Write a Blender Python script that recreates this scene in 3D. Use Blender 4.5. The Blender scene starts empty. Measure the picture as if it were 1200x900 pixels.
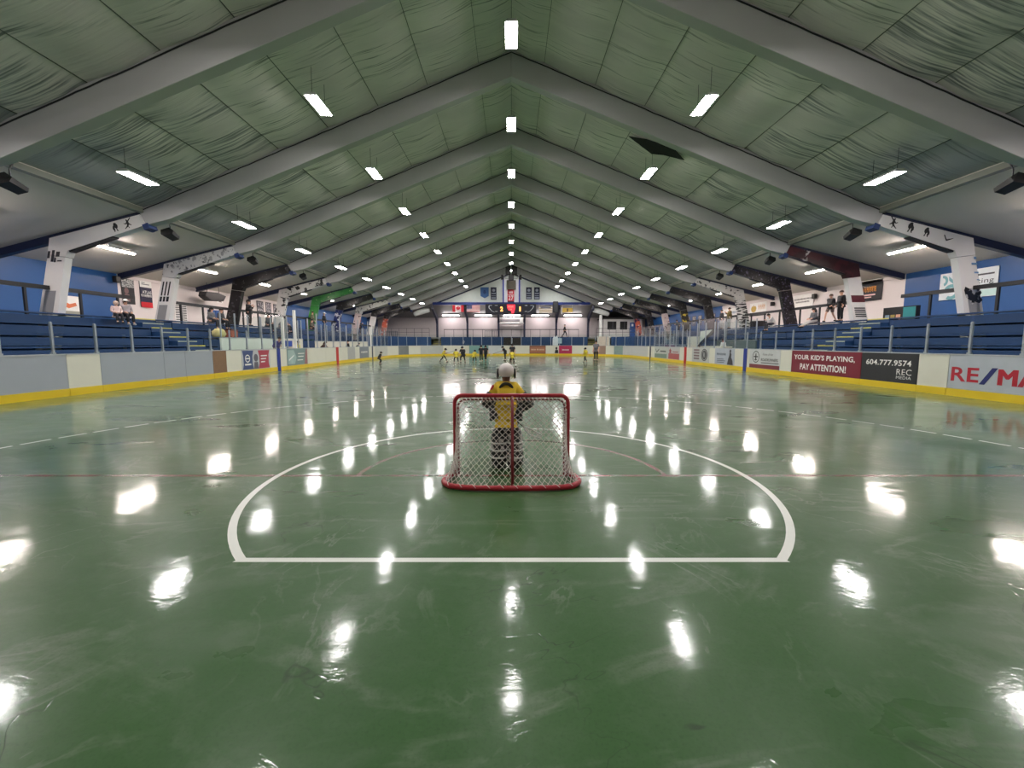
import bpy, bmesh, math, random
from mathutils import Vector, Matrix
random.seed(7)
C = bpy.context.collection
sc = bpy.context.scene
PI = math.pi

# ------------------------------------------------------------------ materials
MATS = {}
def srgb(r, g, b):
    f = lambda c: (c/255/12.92 if c/255 <= .04045 else ((c/255+.055)/1.055)**2.4)
    return (f(r), f(g), f(b), 1)
def newmat(name):
    m = bpy.data.materials.new(name); m.use_nodes = True
    nt = m.node_tree
    return m, nt, nt.nodes['Principled BSDF']
def mat(name, rgb, rough=.55, metal=0, var=.10, vscale=3.0, bump=0.0, bscale=40, coat=0, spec=.5):
    """plain procedural surface: base colour with a faint noise mottling"""
    if name in MATS: return MATS[name]
    m, nt, p = newmat(name)
    col = srgb(*rgb)
    tc = nt.nodes.new('ShaderNodeNewGeometry')
    n = nt.nodes.new('ShaderNodeTexNoise'); n.inputs['Scale'].default_value = vscale; n.inputs['Detail'].default_value = 4
    nt.links.new(tc.outputs['Position'], n.inputs['Vector'])
    mx = nt.nodes.new('ShaderNodeMix'); mx.data_type = 'RGBA'
    mx.inputs['A'].default_value = tuple(c*(1-var) for c in col[:3])+(1,)
    mx.inputs['B'].default_value = tuple(min(1, c*(1+var)) for c in col[:3])+(1,)
    nt.links.new(n.outputs['Fac'], mx.inputs['Factor'])
    nt.links.new(mx.outputs['Result'], p.inputs['Base Color'])
    p.inputs['Roughness'].default_value = rough; p.inputs['Metallic'].default_value = metal
    p.inputs['Coat Weight'].default_value = coat; p.inputs['Coat Roughness'].default_value = .08
    p.inputs['Specular IOR Level'].default_value = spec
    if bump:
        b = nt.nodes.new('ShaderNodeTexNoise'); b.inputs['Scale'].default_value = bscale; b.inputs['Detail'].default_value = 3
        nt.links.new(tc.outputs['Position'], b.inputs['Vector'])
        bm = nt.nodes.new('ShaderNodeBump'); bm.inputs['Strength'].default_value = bump; bm.inputs['Distance'].default_value = .02
        nt.links.new(b.outputs['Fac'], bm.inputs['Height']); nt.links.new(bm.outputs['Normal'], p.inputs['Normal'])
    MATS[name] = m
    return m
def printed(name, base, inks, scale=3.0, thr=.5, stretch=(1, 1, 1), rough=.3, detail=5):
    """printed sheet: blotches of ink colours over a base colour"""
    if name in MATS: return MATS[name]
    m, nt, p = newmat(name)
    g = nt.nodes.new('ShaderNodeNewGeometry')
    mp = nt.nodes.new('ShaderNodeMapping'); mp.inputs['Scale'].default_value = stretch
    nt.links.new(g.outputs['Position'], mp.inputs['Vector'])
    prev = None
    for i, ink in enumerate(inks):
        n = nt.nodes.new('ShaderNodeTexNoise'); n.inputs['Scale'].default_value = scale*(1+.6*i); n.inputs['Detail'].default_value = detail
        off = nt.nodes.new('ShaderNodeVectorMath'); off.operation = 'ADD'; off.inputs[1].default_value = (3.7*i, 1.3*i, 7.1*i)
        nt.links.new(mp.outputs['Vector'], off.inputs[0]); nt.links.new(off.outputs[0], n.inputs['Vector'])
        r = nt.nodes.new('ShaderNodeValToRGB'); r.color_ramp.elements[0].position = thr+.05*i; r.color_ramp.elements[1].position = thr+.05*i+.03
        nt.links.new(n.outputs['Fac'], r.inputs['Fac'])
        mx = nt.nodes.new('ShaderNodeMix'); mx.data_type = 'RGBA'
        nt.links.new(r.outputs['Color'], mx.inputs['Factor'])
        if prev is None: mx.inputs['A'].default_value = srgb(*base)
        else: nt.links.new(prev, mx.inputs['A'])
        mx.inputs['B'].default_value = srgb(*ink)
        prev = mx.outputs['Result']
    nt.links.new(prev, p.inputs['Base Color']); p.inputs['Roughness'].default_value = rough
    MATS[name] = m
    return m
def emit(name, rgb, strength):
    if name in MATS: return MATS[name]
    m, nt, p = newmat(name)
    p.inputs['Base Color'].default_value = srgb(*rgb)
    p.inputs['Emission Color'].default_value = srgb(*rgb); p.inputs['Emission Strength'].default_value = strength
    MATS[name] = m
    return m

def floor_material():
    m, nt, p = newmat('painted_concrete_floor')
    N, L = nt.nodes.new, nt.links.new
    g = N('ShaderNodeNewGeometry')
    def noise(scale, detail=6, stretch=None, dist=0, rough=.55):
        n = N('ShaderNodeTexNoise'); n.inputs['Scale'].default_value = scale; n.inputs['Detail'].default_value = detail
        n.inputs['Distortion'].default_value = dist; n.inputs['Roughness'].default_value = rough
        if stretch:
            mp = N('ShaderNodeMapping'); mp.inputs['Scale'].default_value = stretch
            L(g.outputs['Position'], mp.inputs['Vector']); L(mp.outputs['Vector'], n.inputs['Vector'])
        else: L(g.outputs['Position'], n.inputs['Vector'])
        return n.outputs['Fac']
    def ramp(v, a, b):
        r = N('ShaderNodeMapRange'); r.inputs['From Min'].default_value = a; r.inputs['From Max'].default_value = b
        L(v, r.inputs['Value']); return r.outputs['Result']
    def mix(f, a, b):
        x = N('ShaderNodeMix'); x.data_type = 'RGBA'
        if isinstance(f, float): x.inputs['Factor'].default_value = f
        else: L(f, x.inputs['Factor'])
        for k, v in (('A', a), ('B', b)):
            if isinstance(v, tuple): x.inputs[k].default_value = v
            else: L(v, x.inputs[k])
        return x.outputs['Result']
    def mul(a, b):
        x = N('ShaderNodeMath'); x.operation = 'MULTIPLY'
        for i, v in enumerate((a, b)):
            if isinstance(v, (int, float)): x.inputs[i].default_value = v
            else: L(v, x.inputs[i])
        return x.outputs[0]
    base = mix(ramp(noise(.45, 5), .3, .7), srgb(52, 90, 46), srgb(62, 98, 54))
    base = mix(mul(ramp(noise(9, 8, None, 1.0), .45, .75), .25), base, srgb(84, 108, 80))
    # chalky scuff veins, wandering across the floor
    vein = noise(.55, 7, (.55, 1.2, 1), 1.6)
    a = N('ShaderNodeMath'); a.operation = 'SUBTRACT'; L(vein, a.inputs[0]); a.inputs[1].default_value = .5
    b = N('ShaderNodeMath'); b.operation = 'ABSOLUTE'; L(a.outputs[0], b.inputs[0])
    veins = mul(ramp(b.outputs[0], .03, .0), ramp(noise(1.7, 5), .42, .68))
    base = mix(mul(veins, .55), base, srgb(124, 134, 118))
    vein2 = noise(.8, 8, (1.3, .7, 1), 2.2)
    a2 = N('ShaderNodeMath'); a2.operation = 'SUBTRACT'; L(vein2, a2.inputs[0]); a2.inputs[1].default_value = .5
    b2 = N('ShaderNodeMath'); b2.operation = 'ABSOLUTE'; L(a2.outputs[0], b2.inputs[0])
    base = mix(mul(mul(ramp(b2.outputs[0], .018, .0), ramp(noise(1.1, 4), .48, .66)), .5), base, srgb(132, 140, 126))
    base = mix(mul(ramp(noise(60, 5), .50, .72), .35), base, srgb(40, 70, 38))
    base = mix(mul(ramp(noise(.9, 6, (.5, 1.6, 1), .8), .56, .74), .30), base, srgb(112, 126, 108))
    # hairline cracks
    def ridge(v, w):
        q = N('ShaderNodeMath'); q.operation = 'SUBTRACT'; L(v, q.inputs[0]); q.inputs[1].default_value = .5
        r = N('ShaderNodeMath'); r.operation = 'ABSOLUTE'; L(q.outputs[0], r.inputs[0]); return ramp(r.outputs[0], w, 0)
    crack = mul(ridge(noise(.37, 5, (1, 1, 1), .9), .0022), ramp(noise(.6, 3), .47, .56))
    base = mix(mul(crack, .6), base, srgb(28, 40, 28))
    L(base, p.inputs['Base Color'])
    # gloss: sealed paint, duller where scuffed
    rr = N('ShaderNodeMapRange'); rr.inputs['To Min'].default_value = .26; rr.inputs['To Max'].default_value = .42
    rr.inputs['From Min'].default_value = .35; rr.inputs['From Max'].default_value = .7
    L(noise(.8, 6, (.6, 1.3, 1), .6), rr.inputs['Value']); L(rr.outputs['Result'], p.inputs['Roughness'])
    p.inputs['IOR'].default_value = 1.40; p.inputs['Specular IOR Level'].default_value = .26
    p.inputs['Coat Weight'].default_value = .75; p.inputs['Coat IOR'].default_value = 1.34
    cr = N('ShaderNodeMapRange'); cr.inputs['To Min'].default_value = .035; cr.inputs['To Max'].default_value = .11
    cr.inputs['From Min'].default_value = .35; cr.inputs['From Max'].default_value = .7
    L(noise(1.1, 5), cr.inputs['Value']); L(cr.outputs['Result'], p.inputs['Coat Roughness'])
    # trowel waves and fine orange peel
    h = N('ShaderNodeMath'); h.operation = 'ADD'
    L(mul(noise(.7, 3, (.6, 1.6, 1)), 1.0), h.inputs[0]); hf = N('ShaderNodeMath'); hf.operation = 'ADD'
    L(mul(noise(16, 5, (.6, 1.5, 1)), .05), hf.inputs[0])
    fine = N('ShaderNodeMath'); fine.operation = 'ADD'; L(mul(noise(70, 5), .013), fine.inputs[0]); L(mul(ridge(noise(4.5, 6, (.8, 1.2, 1), .6), .05), -.014), fine.inputs[1])
    L(fine.outputs[0], hf.inputs[1]); L(hf.outputs[0], h.inputs[1])
    h2 = N('ShaderNodeMath'); h2.operation = 'SUBTRACT'; L(h.outputs[0], h2.inputs[0]); L(mul(crack, .05), h2.inputs[1])
    bp = N('ShaderNodeBump'); bp.inputs['Strength'].default_value = .33; bp.inputs['Distance'].default_value = .02
    L(h2.outputs[0], bp.inputs['Height']); L(bp.outputs['Normal'], p.inputs['Normal']); L(bp.outputs['Normal'], p.inputs['Coat Normal'])
    return m

def ceiling_material():
    m, nt, p = newmat('vinyl_faced_insulation')
    N, L = nt.nodes.new, nt.links.new
    g = N('ShaderNodeNewGeometry')
    def noise(scale, detail, stretch, dist=0):
        n = N('ShaderNodeTexNoise'); n.inputs['Scale'].default_value = scale; n.inputs['Detail'].default_value = detail; n.inputs['Distortion'].default_value = dist
        mp = N('ShaderNodeMapping'); mp.inputs['Scale'].default_value = stretch
        L(g.outputs['Position'], mp.inputs['Vector']); L(mp.outputs['Vector'], n.inputs['Vector'])
        return n.outputs['Fac']
    w1 = noise(1.0, 5, (.5, 15.0, .5), .3)
    w2 = noise(1.0, 4, (.30, 1.0, .30), .3)
    def rng(v, a, b, lo=0, hi=1):
        r = N('ShaderNodeMapRange'); r.inputs['From Min'].default_value = a; r.inputs['From Max'].default_value = b
        r.inputs['To Min'].default_value = lo; r.inputs['To Max'].default_value = hi; L(v, r.inputs['Value']); return r.outputs['Result']
    def math_(op, a, b):
        x = N('ShaderNodeMath'); x.operation = op
        for i, v in enumerate((a, b)):
            if isinstance(v, (int, float)): x.inputs[i].default_value = v
            else: L(v, x.inputs[i])
        return x.outputs[0]
    def mix(f, a, b):
        x = N('ShaderNodeMix'); x.data_type = 'RGBA'; L(f, x.inputs['Factor'])
        for k, v in (('A', a), ('B', b)):
            if isinstance(v, tuple): x.inputs[k].default_value = v
            else: L(v, x.inputs[k])
        return x.outputs['Result']
    sheet = mix(rng(w2, .35, .65), srgb(206, 200, 196), srgb(226, 220, 214))
    # sheets towards each eave are a darker grey vinyl, streaked down the slope
    sx = N('ShaderNodeSeparateXYZ'); L(g.outputs['Position'], sx.inputs[0])
    ax = math_('ABSOLUTE', sx.outputs[0], 0)
    sheet = mix(math_('MULTIPLY', math_('GREATER_THAN', ax, 12.85), .9), sheet, srgb(150, 152, 154))
    eave_streaks = math_('MULTIPLY', math_('GREATER_THAN', ax, 9.0), math_('MULTIPLY', rng(w2, .44, .56), rng(w1, .58, .44)))
    sheet = mix(math_('MULTIPLY', eave_streaks, .75), sheet, srgb(120, 122, 128))
    fold_shade = math_('MULTIPLY', rng(w1, .44, .34), rng(w2, .40, .54))  # shading of the wrinkles, painted into the sheet colour
    sheet = mix(math_('MULTIPLY', fold_shade, .8), sheet, srgb(96, 100, 96))
    L(sheet, p.inputs['Base Color'])
    p.inputs['Roughness'].default_value = .42; p.inputs['Specular IOR Level'].default_value = .5
    bp = N('ShaderNodeBump'); bp.inputs['Strength'].default_value = .5; bp.inputs['Distance'].default_value = .03
    L(math_('ADD', w1, math_('MULTIPLY', w2, .8)), bp.inputs['Height']); L(bp.outputs['Normal'], p.inputs['Normal'])
    return m

def glass_material():
    m = bpy.data.materials.new('clear_glass'); m.use_nodes = True
    nt = m.node_tree; nt.nodes.clear(); N, L = nt.nodes.new, nt.links.new
    o = N('ShaderNodeOutputMaterial'); mx = N('ShaderNodeMixShader'); t = N('ShaderNodeBsdfTransparent'); gl = N('ShaderNodeBsdfGlossy'); f = N('ShaderNodeFresnel')
    t.inputs['Color'].default_value = (.93, .96, .95, 1); gl.inputs['Roughness'].default_value = .03; f.inputs['IOR'].default_value = 1.12
    g = N('ShaderNodeNewGeometry'); n = N('ShaderNodeTexNoise'); n.inputs['Scale'].default_value = 2
    L(g.outputs['Position'], n.inputs['Vector'])
    mu = N('ShaderNodeMath'); mu.operation = 'MULTIPLY'; L(f.outputs[0], mu.inputs[0]); mu.inputs[1].default_value = .3
    n2 = N('ShaderNodeMapRange'); n2.inputs['To Min'].default_value = .02; n2.inputs['To Max'].default_value = .09; L(n.outputs['Fac'], n2.inputs['Value']); L(n2.outputs['Result'], gl.inputs['Roughness'])
    L(mu.outputs[0], mx.inputs['Fac']); L(t.outputs[0], mx.inputs[1]); L(gl.outputs[0], mx.inputs[2]); L(mx.outputs[0], o.inputs['Surface'])
    return m

# ------------------------------------------------------------------ mesh builder
class MB:
    def __init__(s): s.v = []; s.f = []
    def add(s, vs, fs):
        k = len(s.v); s.v += [tuple(a) for a in vs]; s.f += [tuple(i+k for i in f) for f in fs]; return s
    def box(s, x0, y0, z0, x1, y1, z1):
        x0, x1 = min(x0, x1), max(x0, x1); y0, y1 = min(y0, y1), max(y0, y1); z0, z1 = min(z0, z1), max(z0, z1)
        return s.add([(x0, y0, z0), (x1, y0, z0), (x1, y1, z0), (x0, y1, z0), (x0, y0, z1), (x1, y0, z1), (x1, y1, z1), (x0, y1, z1)],
                     [(3, 2, 1, 0), (4, 5, 6, 7), (0, 1, 5, 4), (1, 2, 6, 5), (2, 3, 7, 6), (3, 0, 4, 7)])
    def obox(s, M, x0, y0, z0, x1, y1, z1):
        k = MB().box(x0, y0, z0, x1, y1, z1); return s.add([M @ Vector(v) for v in k.v], k.f)
    def prism(s, pts, d):
        """3-D polygon swept by vector d"""
        n = len(pts); d = Vector(d); P = [Vector(p) for p in pts]
        fs = [tuple(range(n-1, -1, -1)), tuple(range(n, 2*n))] + [(i, (i+1) % n, n+(i+1) % n, n+i) for i in range(n)]
        return s.add(P+[p+d for p in P], fs)
    def tube(s, path, r, n=8, closed=False):
        P = [Vector(p) for p in path]; m = len(P); rs = r if isinstance(r, (list, tuple)) else [r]*m
        rings = []
        up = None
        for i in range(m):
            if closed: t = P[(i+1) % m]-P[i-1]
            else: t = P[min(i+1, m-1)]-P[max(i-1, 0)]
            t.normalize()
            if up is None:
                up = Vector((0, 0, 1)) if abs(t.z) < .9 else Vector((1, 0, 0))
            a = t.cross(up)
            if a.length < 1e-5: a = t.orthogonal()
            a.normalize(); b = t.cross(a).normalized(); up = -b if up.dot(-b) > 0 else b
            a = t.cross(up).normalized(); b = t.cross(a)
            rings.append([P[i]+(a*math.cos(2*PI*k/n)+b*math.sin(2*PI*k/n))*rs[i] for k in range(n)])
        vs = [v for R in rings for v in R]; fs = []
        for i in range(m if closed else m-1):
            j = (i+1) % m
            for k in range(n): fs.append((i*n+k, i*n+(k+1) % n, j*n+(k+1) % n, j*n+k))
        if not closed: fs += [tuple(range(n-1, -1, -1)), tuple((m-1)*n+k for k in range(n))]
        return s.add(vs, fs)
    def ball(s, c, r, nu=12, nv=8, zmin=-1.0):
        """ellipsoid; zmin cuts it off (in unit radius)"""
        c = Vector(c); rx, ry, rz = r if isinstance(r, (tuple, list)) else (r, r, r)
        a0 = math.asin(max(-1, min(1, zmin)))
        vs = []; fs = []
        for j in range(nv+1):
            a = a0+(PI/2-a0)*j/nv
            for i in range(nu):
                b = 2*PI*i/nu; vs.append(c+Vector((rx*math.cos(a)*math.cos(b), ry*math.cos(a)*math.sin(b), rz*math.sin(a))))
        for j in range(nv):
            for i in range(nu): fs.append((j*nu+i, j*nu+(i+1) % nu, (j+1)*nu+(i+1) % nu, (j+1)*nu+i))
        fs.append(tuple(range(nu-1, -1, -1)))
        return s.add(vs, fs)
    def lathe(s, c, prof, n=16):
        vs = []; fs = []; m = len(prof)
        for (r, z) in prof:
            for i in range(n): vs.append((c[0]+r*math.cos(2*PI*i/n), c[1]+r*math.sin(2*PI*i/n), c[2]+z))
        for j in range(m-1):
            for i in range(n): fs.append((j*n+i, j*n+(i+1) % n, (j+1)*n+(i+1) % n, (j+1)*n+i))
        fs += [tuple(range(n-1, -1, -1)), tuple((m-1)*n+i for i in range(n))]
        return s.add(vs, fs)
    def flat(s, S, pts, lift=.004, th=.002):
        """polygon given in a Sheet's own x, y"""
        P = [S.at(x, y, lift) for x, y in pts]; return s.prism(P, S.n*th)
    def rect(s, S, x0, y0, x1, y1, lift=.004, th=.002): return s.flat(S, [(x0, y0), (x1, y0), (x1, y1), (x0, y1)], lift, th)
    def disc(s, S, x, y, rx, ry=None, lift=.004, n=20, th=.002):
        ry = ry or rx; return s.flat(S, [(x+rx*math.cos(2*PI*i/n), y+ry*math.sin(2*PI*i/n)) for i in range(n)], lift, th)
    def ring(s, S, x, y, r, w, lift=.004, n=28, a0=0, a1=2*PI):
        vs = []; fs = []
        for i in range(n+1):
            a = a0+(a1-a0)*i/n
            for q in (r, r-w): vs.append(S.at(x+q*math.cos(a), y+q*math.sin(a), lift))
        for i in range(n): fs.append((2*i, 2*i+2, 2*i+3, 2*i+1))
        return s.add(vs, fs)
    def text(s, S, txt, x0, y0, x1, y1, lift=.006, bold=.02):
        vs, fs = glyphs(txt, bold)
        xs = [v[0] for v in vs]; ys = [v[1] for v in vs]
        ax, bx, ay, by = min(xs), max(xs), min(ys), max(ys)
        return s.add([S.at(x0+(v[0]-ax)/(bx-ax)*(x1-x0), y0+(v[1]-ay)/(by-ay+1e-9)*(y1-y0), lift) for v in vs], fs)
    def blur_words(s, S, n, x0, y0, x1, y1, lift=.006):
        """a line of print too small to read: n word-like rows of short upright and level strokes"""
        q = random.Random(n*31+int(x0*97)); w = (x1-x0)/n; h = y1-y0
        for i in range(n):
            a = x0+w*i+w*.08; b = a+w*q.uniform(.6, .84)
            s.rect(S, a, y0+h*q.uniform(0, .15), a+(b-a)*.3, y1, lift); s.rect(S, a, y0+h*q.uniform(.35, .5), b, y0+h*q.uniform(.6, .75), lift)
            s.rect(S, b-(b-a)*.3, y0, b, y1-h*q.uniform(0, .2), lift)
        return s
    def build(s, name, m, parent=None, smooth=False, bevel=0):
        me = bpy.data.meshes.new(name)
        off = Vector((0, 0, 0))
        q = parent
        while q is not None: off += q.location; q = q.parent
        me.from_pydata([Vector(v)-off for v in s.v], [], s.f); me.update()
        if smooth:
            for p in me.polygons: p.use_smooth = True
        o = bpy.data.objects.new(name, me); C.objects.link(o)
        if m: me.materials.append(m)
        if parent: o.parent = parent
        if bevel:
            b = o.modifiers.new('b', 'BEVEL'); b.width = bevel; b.segments = 3; b.limit_method = 'ANGLE'
        return o
_gl = {}
def glyphs(txt, bold):
    k = (txt, bold)
    if k not in _gl:
        cu = bpy.data.curves.new('t', 'FONT'); cu.body = txt; cu.offset = bold; cu.resolution_u = 3; cu.space_character = 1.05
        o = bpy.data.objects.new('t', cu); C.objects.link(o)
        dg = bpy.context.evaluated_depsgraph_get(); me = bpy.data.meshes.new_from_object(o.evaluated_get(dg))
        _gl[k] = ([tuple(v.co) for v in me.vertices], [tuple(p.vertices) for p in me.polygons])
        bpy.data.objects.remove(o); bpy.data.curves.remove(cu); bpy.data.meshes.remove(me)
    return _gl[k]
class Sheet:
    """a flat place in the room: origin, x axis, y axis (up) and the normal it faces"""
    def __init__(s, o, x, y): s.o = Vector(o); s.x = Vector(x).normalized(); s.y = Vector(y).normalized(); s.n = s.x.cross(s.y)
    def at(s, x, y, l=0): return s.o+s.x*x+s.y*y+s.n*l
def side_sheet(side, X, Y0, Z0):
    """sheet on a side wall; side -1 left (reads towards +Y), +1 right (reads towards -Y)"""
    return Sheet((side*X, Y0, Z0), (0, -side, 0), (0, 0, 1))
def thing(name, label, cat, loc=(0, 0, 0), group=None, rot=0):
    o = bpy.data.objects.new(name, None); C.objects.link(o); o.location = loc; o.rotation_euler = (0, 0, rot); o.empty_display_size = .2
    return tag(o, label, cat, group)
def tag(o, label, cat, group=None, kind=None):
    o['label'] = label; o['category'] = cat
    if group: o['group'] = group
    if kind: o['kind'] = kind
    return o
def struct(o, label=None, cat=None):
    o['kind'] = 'structure'
    if label: o['label'] = label
    if cat: o['category'] = cat
    return o
ONES = 'zeroth first second third fourth fifth sixth seventh eighth ninth tenth eleventh twelfth thirteenth fourteenth fifteenth sixteenth seventeenth eighteenth nineteenth'.split()
def nth(i):
    if i < 20: return ONES[i]
    t, u = divmod(i, 10)
    return {2: 'twent', 3: 'thirt', 4: 'fort', 5: 'fift', 6: 'sixt'}[t]+('ieth' if u == 0 else 'y-'+ONES[u])
SIDE = {-1: 'left', 1: 'right'}

# ------------------------------------------------------------------ palette
M_floor = floor_material(); M_ceil = ceiling_material(); M_glass = glass_material()
M_raft = mat('grey_wrapped_rafter', (180, 178, 178), .6, var=.05, vscale=1.5, bump=.15, bscale=3)
M_soff = mat('soffit_sheet', (206, 200, 188), .5, var=.06, vscale=.5)
M_blue = mat('blue_wall_paint', (34, 82, 140), .45, var=.08, vscale=.8)
M_white = mat('white_wall_paint', (222, 212, 210), .5, var=.04, vscale=.7)
M_navy = mat('navy_steel', (24, 32, 62), .4)
M_black = mat('black_paint', (20, 20, 23), .45)
M_bleach = mat('blue_bleacher_paint', (24, 60, 104), .5, var=.15, vscale=1.2)
M_bleachd = mat('blue_bleacher_riser', (24, 58, 100), .55, var=.15, vscale=1.2)
M_yel = mat('yellow_kick_plate', (222, 190, 40), .4, var=.08, vscale=1)
M_step = mat('yellow_step_edge', (206, 196, 96), .6)
M_bwhite = mat('white_board_panel', (214, 212, 198), .35, var=.05, vscale=2)
M_bgrey = mat('grey_board_panel', (158, 164, 172), .35, var=.06, vscale=2)
M_brown = mat('brown_plywood_panel', (128, 98, 72), .55, var=.15, vscale=6)
M_sil = mat('silver_aluminium_post', (170, 178, 184), .35, metal=.7)
M_wpost = mat('white_post', (225, 226, 222), .4)
M_red = mat('red_tube_paint', (172, 30, 46), .35, var=.1, vscale=20)
M_cord = mat('white_net_cord', (228, 218, 212), .7)
M_line = mat('white_floor_line', (232, 234, 226), .3, var=.05, vscale=6, coat=.5)
M_rline = printed('worn_red_floor_line', (116, 52, 48), [(62, 88, 56)], 6, .52, rough=.25)
M_light = emit('lamp_diffuser', (255, 250, 248), 100)
M_tube = emit('fluorescent_tube', (255, 240, 232), 110)
M_house = mat('lamp_housing', (200, 200, 198), .4)
M_conc = mat('concrete', (120, 120, 116), .7)
M_dark = mat('dark_opening', (16, 16, 18), .8)
def col(r, g, b, rough=.5): return mat('paint_%d_%d_%d' % (r, g, b), (r, g, b), rough)

XB, XW, YN, YF = 13.34, 20.7, -4.5, 66.0       # boards, side walls, back wall behind the viewer, far wall
FR0, SP = 17.08, 5.5                            # roof frame positions
def roof(x): return 12.65-.40*abs(x)

# ------------------------------------------------------------------ floor and its markings
fl = MB().add([(-XW, YN, 0), (XW, YN, 0), (XW, YF, 0), (-XW, YF, 0)], [(0, 1, 2, 3)]).build('floor', M_floor); struct(fl)
GY = 4.97
FS = Sheet((0, GY, 0), (1, 0, 0), (0, 1, 0))
def arc_band(mb, r, w, a0, a1, n):
    vs = []; fs = []
    for i in range(n+1):
        a = a0+(a1-a0)*i/n
        for q in (r+w/2, r-w/2): vs.append((q*math.cos(a), GY+q*math.sin(a), .0012))
    for i in range(n): fs.append((2*i, 2*i+1, 2*i+3, 2*i+2))
    mb.add(vs, [tuple(reversed(f)) for f in fs])
R0 = 2.82; bo = 1.99; aa = -math.asin(bo/R0)
mb = MB(); arc_band(mb, R0, .066, aa, PI-aa, 96)
cx = math.sqrt((R0+.033)**2-bo*bo)
mb.add([(-cx, GY-bo-.03, .0013), (cx, GY-bo-.03, .0013), (cx-.03, GY-bo+.03, .0013), (-cx+.03, GY-bo+.03, .0013)], [(0, 1, 2, 3)])
mb.build('crease_line', M_line, fl)
mb = MB(); n = 58
for i in range(n):
    a = math.radians(-10)+math.radians(200)*i/n; arc_band(mb, 7.9, .06, a, a+math.radians(200)/n*.80, 3)
mb.build('dashed_line', M_line, fl)
mb = MB().box(-13.3, GY-.03, 0, 13.3, GY+.03, .0009); mb.build('goal_line', M_rline, fl)
mb = MB(); arc_band(mb, 1.86, .06, 0, PI, 48); mb.build('small_crease_line', M_rline, fl)

# ------------------------------------------------------------------ building shell
mb = MB()
EX = 14.55; seams = [0, 1.25, 3.2, 5.1, 7.05, 9.0, 10.95, 12.85, EX]
for s in (-1, 1):
    prof = []
    for a, b in zip(seams[:-1], seams[1:]):
        for k in range(6):
            t = k/6; x = a+(b-a)*t; prof.append((x, roof(x)+.02-.10*math.sin(PI*t)))
    prof.append((EX, roof(EX)))
    ys = [YN+(61.2-YN)*i/60 for i in range(61)]
    vs = []; fs = []; m = len(prof)
    rnd = random.Random(3+s)
    for y in ys:
        for (x, z) in prof: vs.append((s*x, y, z+rnd.uniform(-.012, .012)))
    for i in range(60):
        for k in range(m-1):
            q = (i*m+k, i*m+k+1, (i+1)*m+k+1, (i+1)*m+k)
            fs.append(q if s < 0 else tuple(reversed(q)))
    mb.add(vs, fs)
cl = mb.build('ceiling', M_ceil, smooth=True); struct(cl)
mb = MB()
for s in (-1, 1):
    for x in seams[1:-1]: mb.box(s*(x-.006), YN, roof(x)-.004, s*(x+.006), 61, roof(x)+.02)
mb.build('seam', mat('seam_tape', (78, 84, 76), .6), cl)
for s in (-1, 1):
    z0, z1 = 6.76, 5.20
    so = MB().prism([(s*14.4, YN, z0), (s*XW, YN, z1), (s*XW, YN, z1+.15), (s*14.4, YN, z0+.15)], (0, YF-YN, 0)).build('ceiling_%s' % SIDE[s], M_soff); struct(so)
    MB().box(s*14.38, YN, 6.66, s*14.62, 61.2, 6.84).build('trim', mat('eave_trim', (120, 122, 112), .6), so)
    # side wall: blue, then white, then blue again
    wl = MB().box(s*XW, YN, 0, s*(XW+.2), 22.57, 5.35).build('wall_%s' % SIDE[s], M_blue); struct(wl)
    wend = {-1: 38.6, 1: 41.9}[s]
    MB().box(s*XW, 22.57, 0, s*(XW+.2), wend, 5.35).build('panel', M_white, wl)
    MB().box(s*XW, wend, 0, s*(XW+.2), YF, 5.35).build('panel', M_blue, wl)
    MB().box(s*(XW-.05), 22.62, 5.02, s*XW, wend, 5.12).build('trim', M_white, wl)
    # walkway behind the bleachers
    wk = MB().box(s*18.2, YN, 2.45, s*XW, YF, 2.62).build('floor_%s' % SIDE[s], M_conc); struct(wk)
struct(MB().box(-XW, YN-.2, 0, XW, YN, 13).build('wall_back', M_white))
far = MB().box(-XW, YF, 0, XW, YF+.2, 13).build('wall_far', mat('far_wall_block', (196, 186, 186), .5, var=.05)); struct(far)
# gable above the end stand
gb = MB().prism([(-10.9, 61.5, 7.0), (10.9, 61.5, 7.0), (10.9, 61.5, roof(10.9)), (0, 61.5, 12.65), (-10.9, 61.5, roof(10.9))], (0, .15, 0)).build('wall_gable', mat('gable_sheet', (206, 212, 204), .5)); struct(gb)
MB().box(-11.2, 60.75, 6.98, 11.2, 61.45, 7.32).build('trim', mat('royal_blue_beam', (28, 50, 120), .4), gb)
for s in (-1, 1):
    MB().prism([(s*.5, 61.3, 11.33), (s*10.9, 61.3, 7.27), (s*10.9, 61.3, 7.08), (s*.5, 61.3, 11.12)], (0, .15, 0)).build('trim', M_navy, gb)
    MB().box(s*1.05, 61.25, 7.3, s*1.25, 61.48, 11.0).build('trim', mat('royal_blue_trim', (52, 66, 170), .4), gb)
MB().box(-1.03, 61.35, 7.3, 1.03, 61.49, 10.6).build('panel', mat('white_centre_panel', (232, 232, 236), .4), gb)
bs = MB().prism([(-XW, 61.1, 7.15), (XW, 61.1, 7.15), (XW, 61.1, 7.3), (-XW, 61.1, 7.3)], (0, 0, .0)).v
so = MB().add([(-XW, 61.1, 7.1), (XW, 61.1, 7.1), (XW, YF, 5.45), (-XW, YF, 5.45), (-XW, 61.1, 7.25), (XW, 61.1, 7.25), (XW, YF, 5.6), (-XW, YF, 5.6)],
     [(0, 1, 2, 3), (7, 6, 5, 4), (0, 4, 5, 1), (1, 5, 6, 2), (2, 6, 7, 3), (3, 7, 4, 0)]).build('ceiling_far', mat('far_soffit', (120, 118, 118), .5)); struct(so)
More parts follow.
